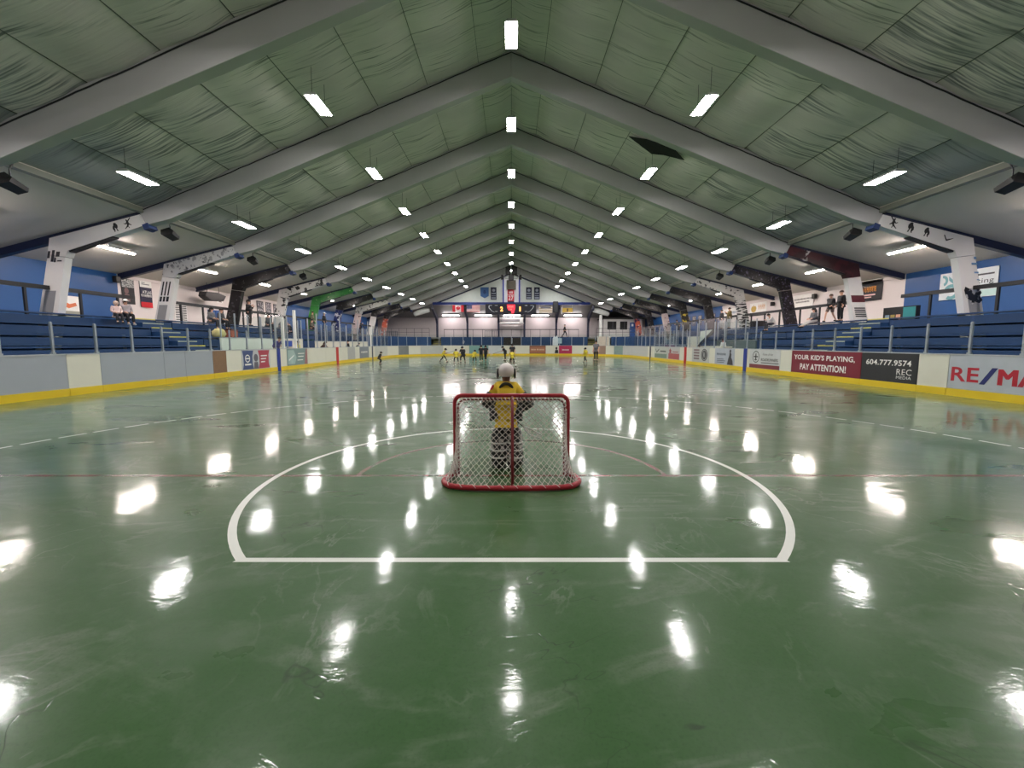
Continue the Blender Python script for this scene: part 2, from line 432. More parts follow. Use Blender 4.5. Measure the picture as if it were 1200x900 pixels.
fw = MB().box(-17.8, 56.2, 2.1, 17.8, YF, 2.3).build('floor_far', M_conc); struct(fw)

# ------------------------------------------------------------------ roof frames
def frame(i, label, L, R):
    """portal frame: two rafters, two knees with printed panels, two leaning columns. L, R = (knee material, column material)"""
    y = FR0+SP*i; T = .35
    t = thing('roof_frame', label, 'roof frame', (0, y, 0), 'portal frames holding up the roof')
    for s, (km, cm) in ((-1, L), (1, R)):
        P = lambda x, z, dy=0: (s*x, y+dy, z)
        MB().prism([P(14.62, 6.80), P(0, 12.66), P(0, 11.66), P(13.4, 6.42), P(14.33, 6.20)], (0, T, 0)).build('rafter', M_raft, t, bevel=.02)
        rw = random.Random(40+i)
        MB().tube([P(14.5*(1-k/40), roof(14.5*(1-k/40))-.125+rw.uniform(-.012, .012), -.015) for k in range(41)], .020, 5).build('edge_shadow', mat('dark_edge_shadow', (30, 32, 34), .8), t)  # crease shadow between rafter and ceiling, drawn as a dark tube
        MB().prism([P(15.7, 5.80, .03), P(17.48, 5.24, .03), P(17.48, 5.17, .03), P(15.7, 5.74, .03)], (0, .26, 0)).build('lower_flange', M_black, t)
        MB().prism([P(14.55, 6.60), P(18.18, 5.70), P(18.32, 5.06), P(17.62, 4.98), P(17.50, 5.22), P(14.34, 6.20)], (0, T-.03, 0)).build('knee_beam', km, t)
        MB().prism([P(17.66, 4.96, .02), P(18.34, 5.04, .02), P(18.95, 2.63, .02), P(19.5, 0, .02), P(18.78, 0, .02), P(18.2, 2.63, .02)], (0, T-.06, 0)).build('column', cm, t)
        MB().prism([P(14.6, 6.74, .03), P(20.68, 5.24, .03), P(20.68, 4.92, .03), P(18.2, 5.52, .03), P(14.6, 6.44, .03)], (0, .22, 0)).build('eave_beam', M_navy, t)
        MB().prism([P(14.47, 6.2, -.03), P(14.25, 6.28, -.03), P(14.18, 6.08, -.03), P(14.4, 6.0, -.03)], (0, T+.06, 0)).build('bracket', mat('blue_bracket', (28, 52, 104), .4), t)
        # the near columns get a grey lower face, added below the rail
    return t
W_ = mat('white_knee_panel', (232, 229, 226), .22, var=.03)
K_gs = printed('grey_speckled_print', (205, 205, 204), [(150, 150, 152), (90, 92, 96)], 4, .56)
K_bk = printed('black_player_print', (18, 17, 20), [(70, 66, 74), (120, 116, 118)], 3.2, .60)
K_mr = printed('maroon_print', (205, 200, 198), [(72, 24, 34), (52, 18, 26)], .8, .40)
K_bs = printed('black_speckled_print', (20, 18, 24), [(92, 84, 110), (150, 140, 160)], 7, .60)
K_wb = printed('white_print_with_black_figures', (216, 214, 212), [(26, 26, 30)], 2.6, .56)
K_ws = printed('white_speckled_print', (214, 212, 208), [(70, 70, 72)], 6, .58)
K_gr = printed('green_print', (48, 132, 58), [(38, 104, 52), (180, 200, 150)], 3, .6)
K_dk = printed('dark_mottled_print', (24, 24, 26), [(80, 80, 84), (150, 146, 142)], 3.5, .6)
K_ln = printed('black_and_white_striped_print', (210, 210, 206), [(22, 22, 26)], 2.2, .5, (1, 1, 4))
K_bw = printed('blue_and_white_print', (28, 44, 104), [(206, 206, 212), (20, 20, 26)], 3, .56)
K_pk = printed('pink_white_print', (206, 190, 188), [(120, 34, 50), (60, 24, 40)], 2.4, .6)
K_or = printed('orange_and_purple_print', (196, 96, 70), [(58, 30, 74), (220, 200, 190)], 2, .55)
K_yb = printed('black_and_yellow_print', (24, 24, 22), [(200, 180, 60), (150, 150, 120)], 3, .62)
fr = {}
fr[-1] = frame(-1, 'nearest roof frame, crossing the upper corners with plain grey rafters', (W_, W_), (W_, W_))
fr[0] = frame(0, 'roof frame with shiny white knee panels bearing small black player silhouettes', (W_, W_), (W_, W_))
fr[1] = frame(1, 'roof frame with speckled grey left knee and maroon right knee', (K_gs, W_), (K_mr, W_))
fr[2] = frame(2, 'roof frame with a black left column and black speckled right knee', (K_bk, K_bk), (K_bs, K_bs))
fr[3] = frame(3, 'roof frame with black figures on white left knee and striped right column', (K_wb, K_wb), (K_ws, K_ln))
fr[4] = frame(4, 'roof frame with green printed left knee and green left column', (K_gr, K_gr), (K_dk, K_dk))
fr[5] = frame(5, 'roof frame with dark left knee and blue and white left column', (K_dk, K_bw), (K_dk, K_yb))
fr[6] = frame(6, 'roof frame with speckled left knee and pink printed left column', (K_ws, K_pk), (K_dk, K_pk))
fr[7] = frame(7, 'roof frame with dark knees and plain white left column', (K_dk, W_), (K_dk, K_bk))
fr[8] = frame(8, 'last roof frame, in front of the white gable, with orange columns', (K_dk, K_or), (K_dk, K_or))

def blob(mb, S, pts, x, y, k, lift=.01, flip=1):
    mb.flat(S, [(x+flip*a*k, y+b*k) for a, b in pts], lift, .003)
RUNNER = [(-.1, 0), (-.02, .2), (-.12, .32), (-.3, .2), (-.34, .26), (-.14, .46), (-.12, .62), (-.42, .92), (-.38, .97), (-.06, .72), (-.02, .84), (.08, .86), (.1, .76), (.06, .66), (.2, .5), (.36, .58), (.38, .52), (.2, .4), (.08, .46), (.1, .3), (.26, .14), (.4, .04), (.34, 0), (.16, .1), (.02, .16), (-.02, 0)]
CROUCH = [(-.2, 0), (-.1, .25), (-.22, .4), (-.24, .6), (-.12, .8), (0, .88), (.14, .84), (.16, .7), (.3, .5), (.34, .3), (.22, .1), (.26, 0), (.14, 0), (.1, .2), (.12, .4), (0, .3), (-.08, 0)]
STICKS = [(-.5, .6), (-.42, .62), (-.1, .25), (.5, .5), (.52, .46), (-.05, .1), (-.14, .1), (-.3, .34)]
ksl = math.atan2(.9, 3.63)
for s, lst in ((-1, [(.55, RUNNER, .40), (1.05, CROUCH, .38)]), (1, [(.48, RUNNER, .44), (1.18, CROUCH, .44), (1.85, CROUCH, .40), (2.75, STICKS, .40)])):
    y = FR0-.001
    S = Sheet((s*14.45, y, 6.13), (s*math.cos(ksl), 0, -math.sin(ksl)) if s > 0 else (s*math.cos(ksl), 0, -math.sin(ksl)), (s*math.sin(ksl), 0, math.cos(ksl)))
    sg = -1 if S.n.y > 0 else 1
    mb = MB()
    for (d, P, k) in lst: mb.prism([S.at(d+a*k, .08+b*k, sg*.004) for a, b in P], S.n*sg*.003)
    mb.build('silhouette', M_black, fr[0])
# graphics and plain grey lower faces on the near columns
def colsheet(i, s):
    ang = math.atan2(.61, 2.41)
    return Sheet((s*18.34, FR0+SP*i+.02, 5.04), (1, 0, 0), (-s*math.sin(ang), 0, math.cos(ang)))
def col_part(i, s, name, m, rects, lift=.006):
    S = colsheet(i, s); mb = MB()
    for (x0, y0, x1, y1) in rects:
        a, b = (x0, x1) if s < 0 else (-x1, -x0)
        mb.prism([S.at(p, q, lift) for p, q in ((a, y0), (b, y0), (b, y1), (a, y1))], S.n*.006 if S.n.y < 0 else -S.n*.006)
    return mb.build(name, m, fr[i])
M_colgrey = mat('grey_column_face', (146, 146, 148), .4)
for s in (-1, 1): col_part(0, s, 'grey_face', M_colgrey, [(.12, -2.42, .55, -1.42)])
col_part(0, -1, 'bolt_plate', mat('dark_bolt', (52, 50, 56), .5), [(.03, -.12, .12, .16), (.19, -.26, .29, .2), (.36, -.06, .5, .14), (.32, -.28, .38, -.1), (.45, -.25, .62, -.2)], .026)
col_part(0, 1, 'mark', mat('pale_blue_mark', (110, 150, 190), .4), [(.0, -.38, .22, -.30), (.0, -.72, .16, -.66), (.0, -1.0, .1, -.96), (0, -.16, .1, -.06)], .026)
S = colsheet(0, 1); mb = MB()
mb.prism([S.at(-.32+.34*a, -1.62+.36*b, .022) for a, b in ((-1, .6), (-.8, 1), (-.3, .75), (.3, 1), (.8, .9), (1, .3), (.7, 0), (1, -.5), (.55, -.85), (.1, -.7), (-.3, -1), (-.5, -.5), (-.9, -.2))], (0, -.004, 0))
mb.build('portrait', printed('black_and_white_portrait', (24, 24, 26), [(190, 190, 190)], 4.2, .56), fr[0])
col_part(1, -1, 'bar', M_black, [(.10, -1.0, .17, -.25), (.27, -1.0, .34, -.25), (.44, -1.0, .51, -.25), (.08, -1.32, .19, -1.05), (.25, -1.32, .36, -1.05), (.42, -1.32, .55, -1.05)])
col_part(1, -1, 'grey_face', M_colgrey, [(.1, -2.42, .55, -1.5)])
col_part(1, 1, 'band', mat('maroon_band', (92, 30, 40), .4), [(0, -1.35, .68, -.98)])
col_part(1, 1, 'stripe', M_black, [(.05, -1.86+.11*k-.28, .62, -1.80+.11*k-.28) for k in range(5)])

# ------------------------------------------------------------------ lamps
def lamp(x, y, z, w, l, label, group, drop):
    t = thing('pendant_light', label, 'ceiling light', (x, y, z), group)
    MB().prism([(x-w/2-.02, y-l/2-.02, z), (x+w/2+.02, y-l/2-.02, z), (x+w/2-.05, y-l/2-.02, z+.09), (x-w/2+.05, y-l/2-.02, z+.09)], (0, l+.04, 0)).build('housing', M_house, t)
    MB().box(x-w/2, y-l/2, z-.012, x+w/2, y+l/2, z-.002).build('diffuser', M_light, t)
    for dy in (-l*.4, l*.4):
        MB().tube([(x, y+dy, z+.09), (x, y+dy, z+drop)], .007, 5).build('cord', M_black, t)
    return t
ROWS = [(0, 11.3, 'ridge row'), (-6.2, 9.2, 'inner row left of the ridge'), (6.2, 9.2, 'inner row right of the ridge'), (-12.2, 6.95, 'outer row along the left eave'), (12.2, 6.95, 'outer row along the right eave')]
for (x, z, nm) in ROWS:
    for k in range(-2, 9):
        y = 14.40+SP*k
        lab = ('bright ceiling light hung in the %s, %s from the camera' % (nm, nth(k+1))) if k >= 0 else \
              ('ceiling light in the %s, %s' % (nm, 'just above the photo\'s top edge' if k == -1 else 'overhead behind the camera\'s view'))
        lamp(x, y, z, .36, 1.15, lab, 'pendant lights under the roof', roof(x)-z-.05)
for s in (-1, 1):
    for k in range(-2, 8):
        y = 19.2+SP*k; x = s*17.55; z = 5.72
        t = thing('strip_light', 'fluorescent strip light under the %s soffit, %s' % (SIDE[s], ('%s bay past the white silhouette panels' % nth(k+1)) if k >= 0 else ('bay nearest the camera' if k == -1 else 'outside the frame')), 'strip light', (x, y, z), 'strip lights over the walkways')
        MB().box(x-.10, y-.95, z, x+.10, y+.95, z+.06).build('housing', M_house, t)
        MB().box(x-.07, y-.90, z-.05, x+.07, y+.90, z-.002).build('tube', M_tube, t)
        MB().box(x-.02, y-.3, z+.06, x+.02, y+.3, z+.20).build('bracket', M_house, t)
for i, xc in enumerate((-9.15, -4.25, 0.08, 4.35, 9.3)):
    t = thing('strip_light', '%s fluorescent strip light from the left over the end stand' % nth(i+1), 'strip light', (xc, 64.6, 5.72), 'strip lights over the end stand')
    MB().box(xc-1.3, 64.45, 5.76, xc+1.3, 64.75, 5.83).build('housing', M_house, t)
    MB().box(xc-1.25, 64.48, 5.62, xc+1.25, 64.72, 5.757).build('tube', emit('end_stand_tube', (255, 244, 244), 30), t)

# loudspeakers under the eaves
for s in (-1, 1):
    for i in range(4):
        y = 12.6+5.7*i; x = s*14.35; z = 6.12
        t = thing('loudspeaker', 'black horn loudspeaker under the %s eave, %s' % (SIDE[s], 'at the photo\'s edge' if i == 0 else '%s from the camera' % nth(i+1)), 'loudspeaker', (x, y, z), 'loudspeakers along the eaves')
        M = Matrix.Translation((x, y, z)) @ Matrix.Rotation(s*math.radians(24), 4, 'Y') @ Matrix.Rotation(math.radians(-s*18), 4, 'Z')
        a = .20
        pts = [(-.16, -.36, -a*.7), (.16, -.36, -a*.7), (.24, -.3, 0), (.16, -.36, a*.7), (-.16, -.36, a*.7), (-.24, -.3, 0)]
        pb = [(q[0]*.8, .36, q[2]*.75) for q in pts]
        V = [M @ Vector(q) for q in pts+pb]
        MB().add(V, [(5, 4, 3, 2, 1, 0), (6, 7, 8, 9, 10, 11)]+[(k, (k+1) % 6, 6+(k+1) % 6, 6+k) for k in range(6)]).build('cabinet', mat('speaker_cabinet', (34, 32, 32), .55), t)
        MB().tube([(x, y, z+.1), (x, y, z+.42), (x, y+.1, z+.6)], .02, 6).build('bracket', M_black, t)

# torn insulation
t = thing('torn_insulation', 'dark torn flap of insulation hanging above the inner right light row', 'torn insulation', (6.2, 19.3, roof(6.2)))
tp = [(5.05, 19.15), (5.75, 18.9), (6.35, 18.72), (6.9, 18.75), (7.5, 19.15), (6.7, 19.5), (6.25, 19.72)]
MB().prism([(x, y, roof(x)-.14+(.0 if k % 2 else -.04)) for k, (x, y) in enumerate(tp)], (0, 0, .02)).build('flap', mat('black_insulation_backing', (30, 31, 30), .9), t)
MB().tube([(6.55, 18.7, roof(6.55)-.1), (6.7, 18.2, roof(6.7)-.16), (6.85, 17.95, roof(6.85)-.1)], [.10, .12, .08], 6).build('smudged_fold', mat('sooty_vinyl', (88, 92, 84), .7), t)

# ------------------------------------------------------------------ dasher boards
def path_board(pts, label, m, cat='rink board', group='rink boards'):
    """board panel following floor points (inner face, left-to-right seen from the rink); returns the thing"""
    P = [Vector((p[0], p[1], 0)) for p in pts]
    mid = P[len(P)//2]
    t = thing('board_panel', label, cat, (mid.x, mid.y, 0), group)
    def strip(o0, o1, z0, z1):
        mb = MB(); vs = []
        for i, p in enumerate(P):
            d = (P[min(i+1, len(P)-1)]-P[max(i-1, 0)]).normalized(); nrm = Vector((d.y, -d.x, 0))   # towards the rink
            for o, z in ((o0, z0), (o1, z0), (o1, z1), (o0, z1)): vs.append(p+nrm*o+Vector((0, 0, z)))
        fs = [(3, 2, 1, 0), tuple(4*(len(P)-1)+k for k in range(4))]
        for i in range(len(P)-1):
            for k in range(4): fs.append((4*i+k, 4*i+(k+1) % 4, 4*i+4+(k+1) % 4, 4*i+4+k))
        return mb.add(vs, fs)
    strip(-.10, 0, .20, 1.235).build('facing', m, t)
    strip(-.10, .018, 0, .225).build('kick_plate', M_yel, t)
    strip(-.13, .012, 1.235, 1.265).build('cap_rail', mat('board_cap', (176, 180, 184), .4), t)
    return t
def side_board(s, y0, y1, label, m):
    e = .006
    pts = [(s*XB, y0+e), (s*XB, y1-e)]
    if s > 0: pts.reverse()
    return path_board(pts, label, m)
# left run, near to far
LB = [(-3.5, 8.3, 'grey rink board on the left, nearest the camera and outside the frame', M_bgrey),
      (8.3, 12.66, 'long grey rink board at the left photo edge', M_bgrey), (12.66, 13.70, 'white rink board between two grey ones near the left photo edge', M_bwhite),
      (13.70, 16.22, 'grey rink board right after the first white board on the left', M_bgrey), (16.22, 17.28, 'narrow grey rink board on the left below the white silhouette column', M_bgrey),
      (17.28, 18.88, 'grey rink board on the left touching the brown one', M_bgrey), (18.88, 19.78, 'brown plywood rink board on the left', M_brown),
      (19.78, 20.90, 'white rink board between brown board and blue and red advert', M_bwhite), (20.90, 23.34, 'rink board with blue and red advert, left side', M_bgrey),
      (23.34, 25.12, 'white rink board carrying the thick blue line on the left', M_bwhite), (25.12, 27.64, 'rink board with teal advert on the left side', col(124, 146, 144, .35)),
      (27.64, 30.4, 'white rink board after the teal advert on the left', M_bwhite), (30.4, 34.5, 'white rink board with the red centre line, left side', M_bwhite),
      (34.5, 36.1, 'plain grey rink board just past the red line on the left', col(170, 170, 168, .35)), (36.1, 37.2, 'narrow white rink board between two grey ones, far left', M_bwhite),
      (37.2, 39.6, 'dark grey advert board beyond the red line, left side', col(128, 134, 140, .35)), (39.6, 41.4, 'white rink board with thin dark line, far left', M_bwhite),
      (41.4, 45.6, 'pale grey rink board before the far left corner', col(190, 190, 184, .35))]
RB = [(-3.5, 8.3, 'grey rink board on the right, nearest the camera and outside the frame', M_bgrey),
      (8.3, 12.86, 'silver rink board lettered RE/MAX at the right photo edge', M_bgrey), (12.86, 13.82, 'white rink board between RE/MAX and phone number boards', M_bwhite),
      (13.82, 16.08, 'black rink board with the phone number 604.777.9574', col(46, 46, 50, .35)), (16.08, 20.10, 'maroon rink board reading YOUR KID\'S PLAYING', col(124, 34, 52, .35)),
      (20.10, 20.94, 'white rink board left of the maroon one', M_bwhite), (20.94, 23.66, 'rink board with round crest and Home of the Roadrunners lettering', col(196, 198, 198, .35)),
      (23.66, 25.26, 'white rink board with the thick blue line on the right', M_bwhite), (25.26, 27.70, 'grey advert board with a standing figure, right side', col(172, 178, 188, .35)),
      (27.70, 28.50, 'narrow white rink board between two grey adverts, right side', M_bwhite), (28.50, 31.20, 'pale advert board with dark oval emblem, right side', col(182, 184, 182, .35)),
      (31.20, 33.50, 'white rink board with the red centre line, right side', M_bwhite), (33.50, 36.10, 'advert board with red lower half, right side', col(180, 180, 180, .35)),
      (36.10, 39.40, 'advert board with green band, far right side', col(186, 188, 182, .35)), (39.40, 41.40, 'white rink board with a thin dark line, far right', M_bwhite),
      (41.40, 45.6, 'long pale grey rink board before the far right corner', col(190, 190, 188, .35))]
LBT = [side_board(-1, *b) for b in LB]; RBT = [side_board(1, *b) for b in RB]
def line_on(s, y0, y1, t, m):
    MB().box(s*(XB-.004), y0, .0, s*(XB-.024), y1, 1.27).build('painted_line', m, t)
M_bl = mat('blue_line_paint', (24, 50, 140), .4); M_rl = mat('red_line_paint', (186, 28, 36), .4)
line_on(-1, 24.05, 24.38, LBT[9], M_bl); line_on(-1, 32.2, 32.62, LBT[12], M_rl); line_on(-1, 40.45, 40.75, LBT[16], M_navy)
line_on(1, 23.92, 24.26, RBT[7], M_bl); line_on(1, 32.2, 32.62, RBT[11], M_rl); line_on(1, 40.45, 40.75, RBT[14], M_navy)
def advert(t, m, S, x0, y0, x1, y1, label=None):
    o = MB().rect(S, x0, y0, x1, y1, .002, .003).build('advert', m, t)
    if label: o['label'] = label
    return o
# texts on the right run (sheet x grows towards the camera)
SR = lambda y: side_sheet(1, XB, y, 0)
W2 = mat('white_lettering', (236, 234, 230), .4); REDL = mat('red_lettering', (176, 34, 52), .4); NAVL = mat('navy_lettering', (36, 42, 104), .4); BLK = mat('black_lettering', (30, 30, 34), .4)
S = SR(12.86); ad = advert(RBT[1], col(176, 182, 190, .35), S, .02, .235, 4.5, 1.22)
MB().text(S, 'RE', .10, .46, .86, .88, .008, .02).build('lettering', REDL, ad)
MB().flat(S, [(.88, .42), (1.02, .42), (1.32, .90), (1.18, .90)], .008).build('slash', NAVL, ad)
m_ = MB()
for dx in (-.03, -.015, 0, .015, .03): m_.text(S, 'MAX', 1.36+dx, .44, 2.72+dx, .88, .008+dx*.02, 0)
m_.build('lettering', REDL, ad)
S = SR(16.08); ad = advert(RBT[3], col(44, 44, 48, .35), S, .01, .235, 2.25, 1.22)
MB().text(S, '604.777.9574', .22, .80, 2.02, 1.0, .008, .02).build('lettering', W2, ad)
m_ = MB(); m_.text(S, 'REC', 1.50, .50, 2.05, .70, .008, 0); m_.text(S, 'MEDIA', 1.50, .36, 2.05, .46, .008, 0); m_.build('lettering', W2, ad)
S = SR(20.10); ad = advert(RBT[4], col(122, 32, 50, .35), S, .01, .235, 4.0, 1.22)
m_ = MB(); m_.text(S, "YOUR KID'S PLAYING,", .18, .80, 3.72, 1.06, .008, .025); m_.text(S, 'PAY ATTENTION!', .62, .38, 3.3, .66, .008, .025); m_.build('lettering', W2, ad)
S = SR(23.66); ad = advert(RBT[6], col(198, 200, 200, .35), S, .02, .235, 2.68, 1.22)
MB().rect(S, .02, .235, 2.68, .44, .005).build('stripe', mat('maroon_stripe', (120, 50, 56), .4), ad)
m_ = MB(); m_.ring(S, .62, .84, .32, .045, .008); m_.disc(S, .62, .84, .05, .22, .008); m_.rect(S, .42, .82, .82, .88, .008); m_.rect(S, .5, .66, .74, .70, .008); m_.build('crest', BLK, ad)
m_ = MB(); m_.text(S, 'Home of the', 1.25, .93, 2.1, 1.06, .008, 0); m_.text(S, 'ROADRUNNERS', 1.1, .63, 2.55, .78, .008, .02); m_.rect(S, 1.1, .52, 2.62, .56, .008); m_.build('lettering', BLK, ad)
S = SR(27.70); ad = advert(RBT[8], col(172, 178, 190, .35), S, .01, .235, 2.42, 1.22)
m_ = MB(); m_.blur_words(S, 6, .25, .80, 1.45, .96, .008); m_.rect(S, .3, .55, 1.2, .59, .008); m_.rect(S, .3, .45, 1.35, .49, .008); m_.rect(S, .3, .35, 1.25, .39, .008); m_.build('lettering', mat('slate_lettering', (66, 74, 92), .4), ad)
m_ = MB(); m_.flat(S, [(1.6, .25), (2.3, .25), (2.25, .5), (2.08, .72), (2.1, .9), (2.0, 1.0), (1.86, .98), (1.85, .85), (1.72, .6)], .008); m_.disc(S, 1.95, 1.08, .1, .11, .008); m_.build('figure', mat('dark_figure_print', (60, 60, 66), .4), ad)
S = SR(31.20); ad = advert(RBT[10], col(184, 186, 184, .35), S, .01, .235, 2.68, 1.22)
MB().disc(S, 1.98, .76, .48, .42, .006).build('emblem', mat('dark_emblem', (58, 60, 64), .4), ad)
m_ = MB(); m_.ring(S, 1.98, .76, .36, .04, .01); m_.text(S, 'R', 1.85, .6, 2.11, .92, .01); m_.build('emblem', mat('grey_emblem_ring', (170, 172, 172), .4), ad)
m_ = MB()
for k in range(4): m_.rect(S, .3, 1.02-.2*k, 1.2, 1.14-.2*k, .008)
m_.build('lettering', mat('grey_red_lettering', (120, 96, 100), .4), ad)
S = SR(36.10); ad = advert(RBT[12], col(184, 184, 184, .35), S, .01, .235, 2.58, 1.22)
MB().rect(S, .2, .25, 2.5, .72, .006).build('band', mat('faded_red_band', (168, 84, 88), .4), ad)
m_ = MB(); m_.flat(S, [(.35, .74), (.45, .9), (.3, .92), (.5, 1.05), (.6, 1.16), (.7, 1.05), (.9, .92), (.75, .9), (.85, .74)], .008); m_.rect(S, 1.1, .82, 2.3, .88, .008); m_.build('emblem', mat('maroon_emblem', (140, 50, 60), .4), ad)
S = SR(39.40); ad = advert(RBT[13], col(184, 188, 182, .35), S, .02, .235, 3.2, 1.22)
MB().rect(S, .05, .25, 3.1, .62, .006).build('band', mat('grey_green_band', (118, 140, 128), .4), ad)
m_ = MB(); m_.flat(S, [(.3, 1.1), (.6, .8), (1.2, 1.08), (1.2, .98), (.62, .7), (.3, .98)], .008); m_.rect(S, 1.5, .8, 2.9, .9, .008); m_.build('lettering', BLK, ad)
# left run (sheet x grows away from the camera)
SL = lambda y: side_sheet(-1, XB, y, 0)
S = SL(20.90); ad = advert(LBT[8], col(188, 192, 196, .35), S, .01, .235, 2.43, 1.22)
MB().flat(S, [(.05, .25), (.95, .25), (.85, .5), (.85, .9), (.95, 1.2), (.05, 1.2), (.12, .9), (.12, .5)], .006).build('panel', mat('slate_blue_print', (60, 76, 120), .4), ad)
MB().flat(S, [(1.35, .25), (2.38, .25), (2.3, .5), (2.3, .95), (2.4, 1.2), (1.35, 1.2), (1.45, .9), (1.45, .5)], .006).build('panel', mat('rose_red_print', (170, 62, 78), .4), ad)
m_ = MB(); m_.ring(S, .45, .80, .2, .05, .01); m_.rect(S, .3, .77, .6, .83, .01); m_.rect(S, .22, .46, .72, .54, .01)
for k in range(3): m_.rect(S, 1.58, .88-.16*k, 2.15-.1*k, .94-.16*k, .01)
m_.build('lettering', W2, ad)
m_ = MB(); m_.disc(S, 1.15, .82, .18, .2, .008); m_.flat(S, [(.95, .25), (1.35, .25), (1.3, .6), (1.0, .6)], .008); m_.build('figure', mat('grey_figure_print', (96, 92, 104), .4), ad)
S = SL(25.12); ad = advert(LBT[10], col(126, 148, 146, .35), S, .01, .235, 2.5, 1.22)
m_ = MB(); m_.flat(S, [(.1, .3), (.9, .3), (1.1, .7), (.8, 1.15), (.1, 1.15)], .006); m_.build('panel', mat('pale_teal_print', (160, 182, 178), .4), ad)
m_ = MB(); m_.rect(S, 1.3, .9, 2.1, .95, .008); m_.rect(S, 1.3, .72, 2.0, .77, .008); m_.rect(S, 1.2, .5, 1.9, .55, .008); m_.flat(S, [(.2, .5), (.8, .8), (.8, .86), (.2, .6)], .008); m_.build('lettering', W2, ad)
MB().flat(S, [(2.1, .25), (2.5, .25), (2.5, 1.2), (2.3, 1.2)], .006).build('panel', mat('dusty_rose_print', (158, 110, 112), .4), ad)
S = SL(37.2); ad = advert(LBT[15], col(120, 128, 138, .35), S, .05, .235, 2.35, 1.22)
MB().blur_words(S, 9, .35, .68, 2.0, .85, .008).build('lettering', W2, ad)
# corners and far end
def arc_pts(cx_, cy_, r, a0, a1, n): return [(cx_+r*math.cos(a0+(a1-a0)*i/n), cy_+r*math.sin(a0+(a1-a0)*i/n)) for i in range(n+1)]
CR = 8.0; YE = 53.6; ccy = YE-CR; ccx = XB-CR
def corner(s, f0, f1, label, m):
    """fraction f of the quarter turn from the side boards to the far boards"""
    a0, a1 = PI/2*f0, PI/2*f1
    pts = [(s*(ccx+CR*math.cos(a)), ccy+CR*math.sin(a)) for a in [a0+.0008+(a1-a0-.0016)*i/6 for i in range(7)]]
    if s > 0: pts.reverse()
    return path_board(pts, label, m)
corner(-1, 0, .22, 'white curved rink board where the far left corner begins', M_bwhite)
corner(-1, .22, .36, 'dark grey curved advert board in the far left corner', col(120, 124, 124, .35))
corner(-1, .36, .50, 'narrow white curved rink board amid the far left corner', M_bwhite)
corner(-1, .50, .74, 'light grey curved rink board in the far left corner', col(186, 188, 184, .35))
corner(-1, .74, 1, 'white curved rink board ending the far left corner', M_bwhite)
corner(1, 0, .24, 'grey curved rink board where the far right corner begins', col(190, 190, 190, .35))
corner(1, .24, .36, 'teal curved advert board in the far right corner', col(130, 150, 146, .35))
corner(1, .36, .46, 'narrow white curved rink board between teal and brown adverts', M_bwhite)
corner(1, .46, .60, 'brown curved advert board in the far right corner', col(150, 122, 108, .35))
corner(1, .60, .815, 'white curved rink board right of the crimson one at the far end', M_bwhite)
CRM = corner(1, .815, .945, 'crimson curved advert board at the right of the far end', mat('crimson_sheet', (176, 40, 84), .4))
CRW = corner(1, .945, 1, 'white board with dark figure beside the crimson one at the far end', M_bwhite)
EB = [(-5.34, -2.9, 'teal advert on the far end board behind players', col(120, 160, 156, .35)), (-2.9, -1.0, 'pale grey end board between players in the far end', col(196, 200, 200, .35)),
      (-1.0, 2.3, 'long white end board behind the goalie\'s helmet', M_bwhite), (2.3, 4.35, 'brown advert on the far end board', col(120, 70, 52, .35)), (4.35, 5.34, 'short white end board between brown and crimson adverts', M_bwhite)]
EBT = []
for (x0, x1, lab, m) in EB: EBT.append(path_board([(x0+.006, YE), (x1-.006, YE)], lab, m))
S = Sheet((2.3, YE, 0), (1, 0, 0), (0, 0, 1))
o = MB().rect(S, .03, .32, 2.02, 1.1, .004).build('advert', mat('tan_advert', (158, 104, 80), .4), EBT[3])
m_ = MB(); m_.blur_words(S, 4, .2, .62, .85, .84, .01); m_.blur_words(S, 4, 1.2, .62, 1.9, .84, .01); m_.disc(S, 1.02, .74, .1, .1, .01); m_.build('lettering', mat('cream_lettering', (222, 190, 160), .4), o)
S = Sheet((5.4, YE-.05, 0), (1, -.04, 0), (0, 0, 1))
m_ = MB(); m_.disc(S, .30, .90, .12, .18, .0); m_.flat(S, [(.08, .28), (.56, .28), (.5, .7), (.15, .7)], .0); m_.build('figure', BLK, CRW)
S = Sheet((6.2, YE-.10, 0), (1, -.19, 0), (0, 0, 1))
m_ = MB(); m_.blur_words(S, 5, .2, .62, 1.1, .80, .01); m_.build('lettering', W2, CRM)

# ------------------------------------------------------------------ glass above the boards
def shield(x, y, x1, y1, z0, zp, zg, label, group, glass=True):
    """one section of the glass above the boards: its silver post and its clear pane"""
    t = thing('glass_shield', label, 'glass shield', (x, y, z0), group)
    d = Vector((x1-x, y1-y, 0)).normalized(); n_ = Vector((-d.y, d.x, 0))
    def bx(a, b, w, lo, hi): return [Vector((x, y, lo))+d*p+n_*q for p, q in ((a, -w), (b, -w), (b, w), (a, w))], (0, 0, hi-lo)
    mb = MB()
    for a in (bx(-.028, .028, .03, z0, zp), bx(-.045, .045, .045, z0, z0+.05), bx(-.02, .02, .02, zp, zp+.02)): mb.prism(*a)
    mb.build('post', M_sil, t)
    if glass:
        A = Vector((x, y, z0))+d*.04; B = Vector((x1, y1, z0))-d*.04
        MB().prism([A-n_*.006, B-n_*.006, B-n_*.006+Vector((0, 0, zg-z0)), A-n_*.006+Vector((0, 0, zg-z0))], n_*.012).build('pane', M_glass, t)
    return t
